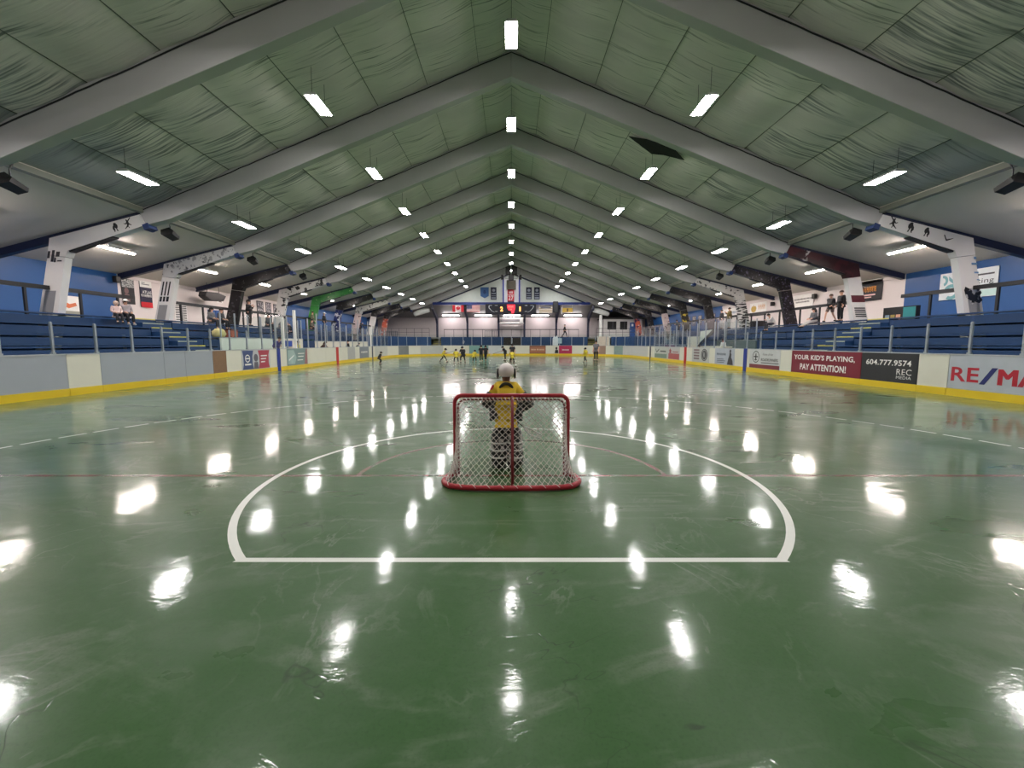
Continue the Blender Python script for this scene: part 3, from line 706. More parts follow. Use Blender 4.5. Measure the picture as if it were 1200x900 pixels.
for s in (-1, 1):
    xg = s*(XB+.05); k = 0
    while True:
        y = 11.06+1.30*k
        if y > 45.5: break
        hi = 2.19 if y < (21.9 if s < 0 else 25.2) else 2.95
        gl = not (s < 0 and 24.5 < y < 40)
        if not gl: hi = 1.27+random.choice([1.7, 1.9, 2.3])
        shield(xg, y, xg, y+1.3, 1.265, hi, hi+.25, '%s on the %s boards, %s from the camera' % ('glass shield section with silver post' if gl else 'bare silver glass post', SIDE[s], nth(k+1)), 'glass shields along the %s boards' % SIDE[s], gl)
        k += 1
pts = [(-(ccx+(CR+.05)*math.cos(PI/2*f)), ccy+(CR+.05)*math.sin(PI/2*f)) for f in (.1, .22, .34, .46, .58, .70, .82, .94)]
pts += [(-5.0+1.25*k, YE+.05) for k in range(9)]
pts += [((ccx+(CR+.05)*math.cos(PI/2*f)), ccy+(CR+.05)*math.sin(PI/2*f)) for f in (.94, .82, .70, .58, .46, .34, .22, .1)]
for k, (x, y) in enumerate(pts[:-1]):
    shield(x, y, pts[k+1][0], pts[k+1][1], 1.265, 2.42, 2.6, 'glass shield section above the far end boards, %s from the left' % nth(k+1), 'glass shields round the far end')

# ------------------------------------------------------------------ bleachers, stairs, rails
RX, RZ = 14.6, 1.04
def bleacher(s, y0, y1, rows, label):
    t = thing('bleacher', label, 'bleacher', (s*RX, y0, 0), 'blue bleachers')
    for i in rows:
        x = RX+.8*i; z = RZ+.43*i; w = .8 if i < 4 else .42
        MB().box(s*(x-.03), y0, z-.05, s*(x+w-.03), y1, z).build('seat_plank', M_bleach, t)
        MB().box(s*(x+.005), y0, z-.40 if i > rows[0] else 0, s*(x+.045), y1, z-.115).build('riser', M_bleachd, t)
    for y in (y0, y1-.04):
        mb = MB()
        for i in rows: mb.box(s*(RX+.8*i+.03), y, 0, s*(RX+.8*i+(.8 if i < 4 else .38)), y+.04, RZ+.43*i-.06)
        mb.build('end_panel', M_bleachd, t)
    return t
for s in (-1, 1):
    yf = 22.3 if s < 0 else 26.2
    bleacher(s, 4.0, 20.05, [0, 1, 2, 3, 4], 'nearest block of blue bleachers on the %s, before the stairs' % SIDE[s])
    bleacher(s, 21.35, yf, [0, 1, 2, 3, 4], 'short block of blue bleachers on the %s just past the yellow-edged stairs' % SIDE[s])
    bleacher(s, yf+.05, 45.5, [2, 3, 4], 'long raised block of blue bleachers on the %s behind the bench boxes' % SIDE[s])
    t = thing('aisle_stairs', 'blue aisle stairs with pale yellow step edges in the %s bleachers' % SIDE[s], 'stairs', (s*RX, 20.07, 0))
    for i in range(9):
        x = RX+.4*i; z = RZ+.215*i
        st = MB().box(s*x, 20.08, 0, s*(x+.42), 21.32, z).build('step', M_bleach, t)
        MB().box(s*(x-.012), 20.1, z-.045, s*(x+.07), 21.3, z+.006).build('step_edge', M_step if i % 2 == 0 else mat('pale_step_edge', (172, 178, 160), .6), st)
# raised walls closing the corners and the front of the end stand
def riser_wall(pts, z0, z1, label, m):
    t = None; mb = MB()
    for a, b in zip(pts[:-1], pts[1:]):
        d = Vector((b[0]-a[0], b[1]-a[1], 0)).normalized(); n_ = Vector((-d.y, d.x, 0))*.12
        A = Vector((a[0], a[1], z0)); B = Vector((b[0], b[1], z0)); mb.prism([A, B, B+n_, A+n_], (0, 0, z1-z0))
    return tag(mb.build('stand_wall', m), label, 'stand wall')
riser_wall([(-16.2, 45.6), (-15.4, 51), (-12.6, 55.2), (-10.6, 56.1)], 0, 2.36, 'curved blue stand wall in the far left corner', M_bleach)
riser_wall([(12.95, 55.1), (13.2, 55.0), (15.6, 51), (16.2, 45.6)], 0, 2.36, 'curved blue stand wall in the far right corner', M_bleach)
riser_wall([(-9.3, 56.1), (-1.05, 56.1)], 0, 2.36, 'blue stand wall left of the dark tunnel at the far end', M_bleachd)
riser_wall([(1.25, 56.1), (10.1, 56.1)], 0, 2.36, 'blue stand wall right of the dark tunnel at the far end', M_bleachd)
t = thing('tunnel_doors', 'dark double doorway in the middle of the far stand wall', 'doorway', (.1, 56.1, 0))
MB().box(-1.05, 56.14, 0, .08, 56.2, 2.3).build('door_leaf', mat('dark_brown_door', (34, 26, 24), .6), t)
MB().box(.12, 56.14, 0, 1.25, 56.2, 2.3).build('door_leaf', mat('dark_brown_door', (34, 26, 24), .6), t)
MB().box(-1.05, 56.08, 2.24, 1.25, 56.22, 2.36).build('lintel', M_navy, t)
MB().box(.06, 56.1, 0, .14, 56.16, 2.24).build('mullion', M_sil, t)
for s, xa, xb in ((-1, -10.5, -9.35), (1, 10.2, 11.3)):
    t = thing('stand_stairs', 'tan stairs with yellow edges up the %s end of the far stand' % SIDE[s], 'stairs', ((xa+xb)/2, 56.0, 0))
    for i in range(7):
        st = MB().box(xa, 56.0+.28*i, 0, xb, 56.3+.28*i, .75+.26*i).build('step', mat('tan_step', (136, 128, 100), .6), t)
        MB().box(xa, 55.985+.28*i, .70+.26*i, xb, 56.0+.28*i, .752+.26*i).build('step_edge', M_step, st)
def rail(s, y0, y1, label):
    X = 18.42
    t = thing('guard_rail', label, 'guard rail', (s*X, (y0+y1)/2, 2.62), 'black walkway rails')
    MB().box(s*(X-.06), y0, 3.70, s*(X+.06), y1, 3.86).build('top_rail', M_black, t)
    n = max(1, round((y1-y0)/1.9))
    for i in range(n):
        y = y0+(y1-y0)*(i+.5)/n
        MB().box(s*(X-.035), y-.045, 2.62, s*(X+.035), y+.045, 3.70).build('post', M_black, t)
for s in (-1, 1):
    for i in range(-1, 7):
        a = FR0+SP*i+.36; b = FR0+SP*(i+1)
        if i == 0: b = 20.2 if s > 0 else 20.9
        rail(s, a, b, 'black wooden rail on the %s walkway, %s' % (SIDE[s], 'at the photo\'s edge' if i < 0 else ['by the white silhouette column', 'just past the stairs', 'past the second frame beyond the stairs', 'third bay beyond the stairs', 'fourth bay beyond the stairs', 'fifth bay beyond the stairs', 'sixth bay beyond the stairs'][i]))
t = thing('guard_rail', 'long black rail with thin posts along the far stand', 'guard rail', (0, 56.3, 2.3))
MB().box(-8.95, 56.3, 3.30, 8.95, 56.38, 3.39).build('top_rail', M_black, t)
for k in range(15):
    x = -8.9+17.8*k/14
    MB().box(x-.025, 56.31, 2.3, x+.025, 56.37, 3.30).build('post', mat('dark_grey_post', (70, 72, 76), .5), t)
for s, xa, xb in ((-1, -17.4, -11.2), (1, 11.6, 17.0)):
    t = thing('guard_rail', 'thin grey rail on the far %s corner walkway' % SIDE[s], 'guard rail', ((xa+xb)/2, 58, 2.3))
    MB().box(xa, 58, 3.52, xb, 58.05, 3.57).build('top_rail', mat('dark_grey_post', (70, 72, 76), .5), t)
    MB().box(xa, 58, 3.0, xb, 58.05, 3.04).build('mid_rail', mat('dark_grey_post', (70, 72, 76), .5), t)
    for k in range(7):
        x = xa+(xb-xa)*k/6; MB().box(x-.02, 58, 2.3, x+.02, 58.05, 3.52).build('post', mat('dark_grey_post', (70, 72, 76), .5), t)

# ------------------------------------------------------------------ bench boxes behind the boards
def bench_wall(s, x, y0, y1, z, label, m, n=0):
    t = thing('bench_wall', label, 'bench box wall', (s*x, (y0+y1)/2, 0))
    MB().box(s*x, y0, 0, s*(x+.1), y1, z).build('panel', m, t)
    MB().box(s*(x-.02), y0, z, s*(x+.12), y1, z+.04).build('cap_rail', M_sil, t)
    for k in range(n+1):
        y = y0+.05+(y1-y0-.1)*k/max(1, n); MB().box(s*(x+.02), y-.03, z+.04, s*(x+.08), y+.03, z+1.35).build('post', M_sil, t)
    if n: MB().box(s*(x+.045), y0+.06, z+.05, s*(x+.055), y1-.06, z+1.3).build('glass', M_glass, t)
for s, ya, yb in ((-1, 22.5, 44.8), (1, 26.4, 44.8)):
    t = thing('players_bench', 'long low players bench behind the %s boards' % SIDE[s], 'bench', (s*14.4, ya, 0))
    MB().box(s*13.5, ya, 0, s*15.15, yb, .30).build('platform', M_conc, t); MB().box(s*14.8, ya+.3, .72, s*15.12, yb-.3, .77).build('seat', mat('bench_wood', (150, 120, 84), .5), t)
    for k in range(12): MB().box(s*14.92, ya+.5+k*(yb-ya-1)/11, .30, s*15.0, ya+.58+k*(yb-ya-1)/11, .72).build('leg', M_sil, t)
M_pale = mat('pale_green_white_board', (206, 216, 206), .4, var=.05)
bench_wall(-1, 15.3, 22.4, 27.2, 1.86, 'pale bench box wall on the left under the spectators', M_pale, 4)
bench_wall(-1, 15.2, 27.5, 30.9, 1.86, 'white bench box wall on the left with a blue screen', M_bwhite, 3)
bench_wall(-1, 15.2, 33.0, 36.2, 1.7, 'white bench box wall on the left past the blue gap', M_bwhite, 3)
bench_wall(-1, 15.2, 36.5, 44.8, 1.7, 'long white bench box wall in the far left', M_bwhite, 6)
bench_wall(1, 15.2, 26.4, 31.4, 1.75, 'grey bench box wall on the right behind the scorekeeper', mat('grey_green_board', (84, 98, 100), .4), 4)
bench_wall(1, 15.2, 34.5, 36.6, 2.1, 'white booth wall on the right beside the dark stair', M_bwhite, 0)
bench_wall(1, 15.2, 36.8, 44.8, 1.4, 'dark blue bench box wall on the far right', M_bleach, 8)
t = thing('screen', 'small blue screen on the white bench box wall', 'screen', (-15.15, 28.7, 1.45))
MB().box(-15.19, 28.2, 1.3, -15.13, 29.3, 1.78).build('bezel', M_bwhite, t); MB().box(-15.128, 28.25, 1.34, -15.12, 29.25, 1.74).build('display', mat('blue_display', (34, 70, 160), .3), t)
t = thing('stair_stringer', 'dark diagonal stair beside the white booth on the right', 'stair', (15.1, 33, 1.3))
MB().prism([(15.12, 34.0, 1.3), (15.12, 34.4, 1.3), (15.12, 31.8, 2.6), (15.12, 31.5, 2.45)], (-.06, 0, 0)).build('stringer', M_black, t)
MB().prism([(15.14, 34.0, 2.5), (15.14, 31.9, 2.6), (15.14, 34.1, 1.6)], (-.02, 0, 0)).build('side_panel', M_pale, t)
for y, z1, nm in ((25.0, 3.1, 'first'), (26.4, 3.6, 'second'), (40.6, 3.05, 'third')):
    tag(MB().box(-13.52, y-.06, 1.265, -13.38, y+.06, z1).build('gate_post', M_wpost), 'thick white gate post above the left boards, %s from the camera' % nm, 'gate post', 'white gate posts')
t = thing('counter', 'white scorekeeper counter on the right boards', 'counter', (13.8, 28.9, 1.27))
MB().box(13.45, 27.2, 1.27, 14.2, 30.2, 1.36).build('top', M_bwhite, t); MB().box(14.1, 27.3, .30, 14.18, 30.1, 1.27).build('front_panel', M_bgrey, t)

# ------------------------------------------------------------------ posters and signs on the side walls
def poster(s, Ya, Yb, za, zb, label, base, cat='poster', name='poster'):
    y0 = Ya if s < 0 else Yb
    S = side_sheet(s, XW-.03, y0, za)
    t = thing(name, label, cat, (s*(XW-.01), (Ya+Yb)/2, za))
    w = Yb-Ya; h = zb-za
    MB().rect(S, 0, 0, w, h, .0, .02).build('sheet', base, t)
    return t, S, w, h
t, S, w, h = poster(-1, 22.75, 23.5, 3.68, 5.02, 'tall dark poster with grey car picture on the white left wall', mat('poster_black', (26, 26, 32), .35))
MB().rect(S, 0, h*.66, w, h, .022).build('picture', printed('grey_cars_picture', (190, 190, 188), [(60, 60, 66), (110, 110, 112)], 5, .5, (1, 2, 5)), t)
m_ = MB(); m_.disc(S, w*.35, h*.52, .13, .16, .024); m_.flat(S, [(w*.1, h*.1), (w*.6, h*.1), (w*.55, h*.38), (w*.2, h*.4)], .024); m_.build('figure', mat('poster_face', (120, 90, 90), .4), t)
t, S, w, h = poster(-1, 23.86, 24.63, 3.59, 5.05, 'poster reading ATLAS with white top and red foot', mat('poster_navy', (32, 30, 58), .35))
MB().rect(S, 0, h*.76, w, h, .022).build('header', W2, t); MB().rect(S, 0, 0, w, h*.2, .022).build('footer', mat('poster_red', (190, 26, 40), .4), t)
m_ = MB(); m_.text(S, 'ATLAS', w*.18, h*.52, w*.95, h*.64, .024, .012); m_.blur_words(S, 8, w*.05, h*.40, w*.95, h*.5, .024); m_.build('lettering', W2, t)
m_ = MB(); m_.rect(S, w*.15, h*.86, w*.8, h*.89, .024); m_.blur_words(S, 4, w*.15, h*.91, w*.45, h*.96, .024); m_.build('lettering', mat('grey_lettering', (110, 110, 118), .4), t)
t, S, w, h = poster(-1, 26.2, 27.2, 2.95, 3.95, 'white panel of black horizontal slats behind the second left column', W2, 'vent', 'louvre_panel')
m_ = MB()
for k in range(9): m_.rect(S, .06, .05+.105*k, w-.06, .10+.105*k, .022)
m_.build('slat', BLK, t)
t, S, w, h = poster(-1, 30.0, 30.65, 4.40, 4.92, 'small red and black notice on the white left wall', W2, 'notice', 'notice')
m_ = MB(); m_.rect(S, .1, .38, .55, .47, .022); m_.disc(S, .1, .42, .05, .05, .024); m_.build('lettering', mat('poster_red', (190, 26, 40), .4), t)
MB().flat(S, [(.2, .05), (.5, .05), (.46, .33), (.24, .33)], .022).build('figure', mat('poster_face', (120, 90, 90), .4), t)
d = MB().box(-XW+.0, 29.1, 2.62, -XW+.06, 30.6, 3.85).build('door_1', mat('blue_door_paint', (40, 84, 150), .45)); struct(d)
MB().box(-XW+.06, 29.78, 2.7, -XW+.07, 29.82, 3.8).build('seam', M_navy, d); MB().box(-XW+.06, 29.65, 3.15, -XW+.10, 29.72, 3.3).build('handle', M_sil, d)
for k, (a, b, z0, z1) in enumerate(((34.7, 35.6, 4.1, 5.0), (35.95, 36.75, 4.05, 5.0), (37.1, 37.9, 4.1, 4.95), (36.1, 36.75, 3.2, 3.9))):
    t, S, w, h = poster(-1, a, b, z0, z1, ['dark team picture, nearest of four framed on the white left wall', 'pale team picture, second of four framed on the left wall', 'third framed picture on the left wall beside the printed column', 'lower framed picture on the left wall under the other three'][k], BLK, 'picture', 'framed_picture')
    MB().rect(S, .06, .06, w-.06, h-.06, .022).build('picture', printed('team_picture_%d' % k, (190, 186, 190), [(40, 40, 60), (100, 90, 100)], 3.5+k, .48, (1, 2, 2)), t)
t = thing('wall_heater', 'dark curved heater hung on the white left wall above the walkway', 'heater', (-19.6, 28.4, 4.6))
MB().prism([(-19.9, 27.2, 4.55), (-19.9, 27.7, 4.30), (-19.9, 28.9, 4.38), (-19.9, 29.2, 4.75), (-19.9, 28.4, 4.9), (-19.9, 27.3, 4.85)], (.5, 0, 0)).build('casing', mat('dark_heater', (48, 46, 48), .5), t, bevel=.05)
for y in (27.7, 28.8): MB().tube([(-19.65, y, 4.8), (-19.65, y, 5.46)], .015, 5).build('hanger', M_black, t)
t = thing('sink_cabinet', 'grey plinth with orange notice beside the first left column', 'notice stand', (-18.9, 18.3, 2.62))
MB().box(-19.1, 18.0, 2.62, -18.8, 18.75, 2.95).build('plinth', mat('beige_plinth', (180, 176, 160), .5), t); MB().box(-19.05, 18.0, 2.95, -18.95, 18.75, 3.6).build('board', W2, t)
MB().flat(side_sheet(-1, 18.95, 18.0, 2.95), [(.1, .2), (.3, .12), (.65, .25), (.6, .38), (.35, .3), (.12, .42)], .004).build('print', mat('orange_print', (214, 120, 80), .5), t)
# right wall
t, S, w, h = poster(1, 23.9, 25.6, 4.0, 5.15, 'black banner with orange lettering beside the maroon right column', mat('poster_black', (26, 26, 32), .35), 'banner', 'banner')
m_ = MB(); m_.blur_words(S, 8, .0, .50, w*.78, .82, .024); m_.build('lettering', mat('orange_lettering', (230, 150, 50), .4), t)
m_ = MB(); m_.rect(S, .15, .3, w*.75, .38, .024); m_.rect(S, .4, .18, w*.6, .24, .024); m_.build('lettering', mat('pale_pink_lettering', (220, 180, 176), .4), t)
t, S, w, h = poster(1, 29.3, 31.5, 4.0, 5.0, 'plain white notice with two black lines on the right wall', W2, 'notice', 'notice')
m_ = MB(); m_.blur_words(S, 18, .25, .62, w-.1, .74, .024); m_.blur_words(S, 14, .45, .42, w-.35, .54, .024); m_.build('lettering', BLK, t)
t, S, w, h = poster(1, 34.6, 37.0, 4.05, 4.95, 'white sign with yellow crest on the right wall', W2, 'sign', 'sign')
m_ = MB(); m_.flat(S, [(.2, .45), (.3, .2), (.6, .1), (.9, .2), (1.0, .45), (.85, .65), (.7, .6), (.6, .75), (.5, .6), (.35, .65)], .024); m_.build('crest', mat('mustard_crest', (196, 160, 60), .4), t)
m_ = MB(); m_.blur_words(S, 4, 1.25, .3, 2.25, .75, .024); m_.build('lettering', mat('pale_orange_lettering', (214, 170, 130), .4), t)
MB().rect(S, .0, -.2, w, -.02, .0, .02).build('name_strip', BLK, t)
t, S, w, h = poster(1, 18.25, 20.7, 3.62, 4.86, 'white and teal skating sign on the blue right wall', mat('sign_white', (214, 222, 226), .4), 'sign', 'sign')
m_ = MB(); m_.text(S, 'Skating', 1.05, .52, 2.3, .80, .024, .0); m_.rect(S, 1.35, .93, 2.3, 1.0, .024); m_.build('lettering', mat('dark_grey_lettering', (70, 74, 80), .4), t)
m_ = MB(); m_.ring(S, .55, .35, .36, .16, .024, 24, -2.2, 2.6); m_.ring(S, .12, .9, .26, .12, .024, 20, -1.2, 1.6); m_.flat(S, [(.4, 1.1), (.6, .9), (.85, .75), (.9, .6), (.62, .72), (.42, .9)], .024); m_.build('swirl', mat('teal_print', (110, 168, 178), .4), t)
MB().rect(S, 1.5, .02, 2.43, .3, .022).build('panel', mat('pale_teal_panel', (190, 220, 216), .4), t)
t = thing('notice_rack', 'black rack of small cards with teal display above the right bleachers', 'notice rack', (18.9, 20.9, 2.62))
MB().box(18.95, 20.0, 2.62, 19.15, 21.75, 3.35).build('frame', M_black, t)
Sr = side_sheet(1, 18.95, 21.7, 2.62)
MB().rect(Sr, 1.05, .12, 1.68, .68, .004).build('display', mat('teal_display', (36, 128, 132), .4), t)
for k, c in enumerate(((120, 140, 160), (160, 140, 70), (214, 160, 130))): MB().rect(Sr, .08+.3*k, .12, .32+.3*k, .36, .004).build('card', col(*c), t)
t, S, w, h = poster(1, 39.0, 41.6, 4.0, 4.8, 'white sign behind the two fans in dark tops on the right', W2, 'sign', 'sign')
MB().blur_words(S, 11, .2, .3, w-.2, .52, .024).build('lettering', mat('pale_blue_lettering', (120, 140, 170), .4), t)
for k in range(6):
    y = 43.2+1.5*k
    t, S, w, h = poster(1, y, y+.95, 3.5, 4.6, 'team picture on the blue right wall, %s of six from the camera' % nth(k+1), mat('picture_mount', (60, 70, 100), .4), 'picture', 'framed_picture')
    MB().rect(S, .12, .3, w-.12, h-.1, .022).build('picture', printed('wall_picture_%d' % (k % 3), (186, 180, 170), [(110, 100, 90), (60, 60, 90)], 3+k % 3, .5, (1, 2, 2)), t)
t = thing('dark_counter', 'dark round-backed heater standing by the right wall', 'heater', (19.4, 33.6, 2.62))
MB().lathe((19.6, 33.8, 2.62), [(.55, 0), (.55, .3), (.62, .62), (.55, .7)], 16).build('casing', mat('dark_heater', (48, 46, 48), .5), t)
for s, y, z in ((-1, 22.35, 4.9), (1, 29.0, 4.75), (1, 33.6, 4.65), (-1, 33.4, 4.8)):
    t = thing('wall_speaker', 'small dark speaker on the %s wall, %s' % (SIDE[s], {22.35: 'at the blue and white joint', 29.0: 'left of the notice', 33.6: 'right of the yellow crest sign', 33.4: 'near the four pictures'}[y]), 'speaker', (s*(XW-.2), y, z))
    MB().box(s*(XW-.30), y-.13, z-.18, s*(XW-.08), y+.13, z+.14).build('cabinet', mat('speaker_cabinet', (34, 32, 32), .55), t, bevel=.03); MB().box(s*(XW-.08), y-.03, z-.06, s*XW, y+.03, z+.06).build('bracket', M_black, t)

# ------------------------------------------------------------------ the far end
FSH = lambda x, y, z: Sheet((x, y, z), (1, 0, 0), (0, 0, 1))
t = thing('scoreboard', 'black scoreboard showing 2 and 1 in orange under the gable', 'scoreboard', (0, 60.4, 5.55))
MB().box(-3.66, 60.3, 5.55, 3.48, 60.62, 7.05).build('cabinet', mat('scoreboard_black', (26, 26, 42), .4), t, bevel=.03)
S = FSH(0, 60.3, 5.55)
M_orange = emit('orange_digit', (255, 170, 90), 2.2); M_redglow = emit('red_display', (235, 44, 60), 1.5)
MB().text(S, '2', -1.58, .46, -1.18, 1.12, .012, .03).build('digit', M_orange, t); MB().text(S, '1', 1.12, .46, 1.32, 1.12, .012, .03).build('digit', M_orange, t)
MB().flat(S, [(-.62, 1.4), (.52, 1.4), (.5, .8), (.4, .4), (.3, .15), (.05, .2), (-.05, .55), (-.4, .6), (-.55, .9)], .006).build('display', M_redglow, t)
m_ = MB(); m_.blur_words(S, 4, -.5, .95, .3, 1.25, .014); m_.blur_words(S, 2, -.25, .62, .1, .86, .014); m_.rect(S, -.45, .14, .1, .18, .014); m_.build('lettering', mat('cream_lettering', (222, 190, 160), .4), t)
m_ = MB()
for q in (-1, 1):
    m_.add(*(lambda k: (k.v, k.f))(MB().tube([S.at(q*(3.2-.05), 1.25, .01), S.at(q*3.1-.05, .95, .01), S.at(q*2.7-.05, .5, .01), S.at(q*2.35-.05, .35, .01)], [.07, .06, .035, .03], 6)))
    for x, z in ((-2.9, 1.25), (-2.1, 1.25), (-2.1, .42)): m_.rect(S, q*x-.22, z, q*x+.16, z+.06, .012)
m_.build('emblem', mat('grey_white_print', (196, 200, 204), .4), t)
for x in (-2.6, 2.4): MB().box(x-.03, 60.4, 7.0, x+.03, 60.8, 7.1).build('hanger', M_black, t)
# banners on the gable
t = thing('jersey_banner', 'red hanging jersey banner with number 27 over the scoreboard', 'banner', (-.1, 61.3, 7.36)); S = FSH(-.55, 61.30, 7.36)
MB().rect(S, 0, .05, .95, 1.85, 0, .02).build('cloth', mat('banner_red', (206, 52, 66), .6), t)
m_ = MB(); m_.text(S, '27', .12, .30, .84, .95, .024, .02); m_.blur_words(S, 3, .2, 1.2, .75, 1.6, .024); m_.rect(S, .05, 1.02, .9, 1.08, .024); m_.build('lettering', W2, t)
MB().rect(S, 0, .0, .95, .15, .022).build('hem', M_navy, t)
t = thing('roller_box', 'brown grey box at the top of the white centre panel', 'vent box', (-.05, 61.2, 9.15)); MB().box(-.68, 61.05, 9.15, .62, 61.34, 10.45).build('casing', mat('brown_grey_box', (92, 86, 74), .6), t); MB().box(-.55, 61.03, 9.3, .5, 61.05, 10.3).build('grille', mat('brown_grille', (74, 68, 58), .7), t)
def gable_banner(x0, x1, z0, z1, label, c, pts=None):
    t = thing('pennant_banner', label, 'banner', ((x0+x1)/2, 61.4, z0)); S = FSH(x0, 61.42, z0); w, h = x1-x0, z1-z0
    MB().flat(S, pts(w, h) if pts else [(0, 0), (w, 0), (w, h), (0, h)], 0, .02).build('cloth', col(*c), t)
    return t, S, w, h
t, S, w, h = gable_banner(-4.42, -3.24, 7.95, 9.5, 'blue shield-shaped banner left of the red jersey banner', (58, 98, 150), lambda w, h: [(0, h*.2), (w*.5, 0), (w, h*.2), (w, h), (0, h)])
MB().flat(S, [(w*.3, h*.5), (w*.5, h*.35), (w*.7, h*.5), (w*.6, h*.75), (w*.4, h*.75)], .024).build('emblem', mat('deep_blue_emblem', (34, 64, 112), .5), t)
for x, z0, z1, lab in ((-2.95, 7.75, 9.5, 'navy banner nearest left of the white centre panel'), (2.1, 7.8, 9.5, 'navy banner nearest right of the white centre panel'), (3.25, 7.78, 9.5, 'navy banner outermost on the right of the gable')):
    t, S, w, h = gable_banner(x, x+.82, z0, z1, lab, (24, 30, 56))
    m_ = MB(); m_.disc(S, w*.5, h*.75, .22, .2, .024); m_.rect(S, .1, h*.45, w-.1, h*.55, .024); m_.rect(S, .1, h*.28, w-.1, h*.33, .024); m_.rect(S, .1, h*.06, w-.1, h*.2, .024); m_.build('lettering', mat('pale_grey_print', (150, 156, 170), .5), t)
# flags hung from the beam
def flag(x0, x1, z0, z1, label, m):
    t = thing('flag', label, 'flag', ((x0+x1)/2, 60.6, z0)); S = FSH(x0, 60.62, z0)
    w, h = x1-x0, z1-z0; vs = []; fs = []
    for q in (.04, w-.04): MB().tube([S.at(q, h, 0), S.at(q, 7.0-z0, -.2)], .012, 5).build('cord', FW, t)
    return t, S, w, h, MB().rect(S, 0, 0, w, h, 0, .012).build('cloth', m, t)
FR_ = mat('flag_red', (206, 34, 50), .6); FW = mat('flag_white', (220, 214, 212), .6); FB_ = mat('flag_blue', (40, 48, 100), .6)
t, S, w, h, o = flag(-8.35, -6.75, 5.95, 6.9, 'red and white maple leaf flag under the beam', FW)
m_ = MB(); m_.rect(S, 0, 0, w*.25, h, .014); m_.rect(S, w*.75, 0, w, h, .014)
leaf = [(0, -.5), (.04, -.22), (.3, -.27), (.25, -.15), (.48, .08), (.38, .12), (.42, .3), (.24, .25), (.2, .32), (.1, .18), (.14, .42), (.07, .38), (0, .52)]
leaf = leaf+[(-x, y) for x, y in leaf[-2:0:-1]]
m_.flat(S, [(w/2+x*h*.8, h/2+y*h*.8) for x, y in leaf], .014); m_.build('emblem', FR_, t)
t, S, w, h, o = flag(-6.35, -4.45, 5.95, 6.9, 'stars and stripes flag beside the maple leaf flag', FW)
m_ = MB()
for k in range(7): m_.rect(S, 0, h*(2*k)/13, w, h*(2*k+1)/13, .014)
m_.build('stripe', mat('faded_flag_red', (190, 84, 88), .6), t)
c_ = MB().rect(S, 0, h*6/13, w*.4, h, .017).build('canton', FB_, t)
m_ = MB()
for k in range(12): m_.disc(S, w*(.06+.09*(k % 4)), h*(.55+.15*(k//4)), .035, .035, .021, 6)
m_.build('star', FW, c_)
t, S, w, h, o = flag(3.95, 5.8, 5.8, 6.65, 'white and gold flag right of the scoreboard', FW)
m_ = MB()
for k in range(3): m_.flat(S, [(0, h*(.05+.3*k)), (w*.5, h*(.14+.3*k)), (w, h*(.08+.3*k)), (w, h*(.2+.3*k)), (w*.5, h*(.28+.3*k)), (0, h*(.17+.3*k))], .014)
m_.build('stripe', mat('flag_gold', (180, 150, 84), .6), t)
m_ = MB(); m_.rect(S, w*.1, h*.75, w*.9, h*.97, .018); m_.build('band', mat('flag_grey_blue', (90, 92, 110), .6), t)
t, S, w, h, o = flag(7.25, 8.7, 5.9, 6.5, 'yellow flag with a blue centre bar at the right of the beam', mat('flag_yellow', (206, 172, 76), .6))
MB().rect(S, w*.42, h*.1, w*.58, h*.9, .014).build('band', mat('flag_brown', (110, 84, 60), .6), t); MB().rect(S, -.16, -.25, -.03, h+.1, .0, .02).build('header', FW, t)
t = thing('loudspeaker', 'dark grey speaker column hanging from the blue beam at right', 'loudspeaker', (6.25, 60.5, 5.9)); MB().box(5.9, 60.25, 5.85, 6.6, 60.65, 7.4).build('cabinet', mat('dark_grey_cabinet', (44, 46, 50), .6), t, bevel=.05); MB().box(6.2, 60.45, 7.05, 6.3, 60.75, 7.2).build('bracket', M_black, t)
# curved dark props of the end stand
for k, x in enumerate((-11.4, -6.75, -1.95, 2.0, 6.9, 11.8)):
    t = thing('steel_prop', 'dark steel prop of the end stand, %s from the left' % nth(k+1), 'steel prop', (x, 65.4, 2.3), 'steel props of the end stand')
    MB().box(x-.15, 65.3, 2.3, x+.15, 65.6, 5.5).build('post', M_navy, t)
    MB().prism([(x-.15, 65.6, 5.55), (x-.15, 61.5, 6.92), (x-.15, 61.5, 6.4), (x-.15, 64.7, 5.2), (x-.15, 65.25, 4.6), (x-.15, 65.6, 4.6)], (.3, 0, 0)).build('knee', M_navy, t)
# pipes and shutter in the middle
t = thing('roller_shutter', 'pale shutter with white pipes in the middle of the far wall', 'shutter', (0, 65.7, 2.3))
MB().box(-1.75, 65.8, 2.3, 1.8, 65.95, 4.3).build('curtain', mat('shutter_grey', (170, 164, 164), .5), t)
for z in (5.35, 4.6): MB().tube([(-1.85, 65.3, z), (1.9, 65.3, z)], .09, 8).build('pipe', M_wpost, t)
MB().box(1.3, 65.2, 4.5, 1.75, 65.6, 5.4).build('motor_box', M_house, t); MB().box(-1.7, 65.5, 4.85, 1.8, 65.7, 5.15).build('drum', mat('drum_grey', (110, 108, 110), .5), t)
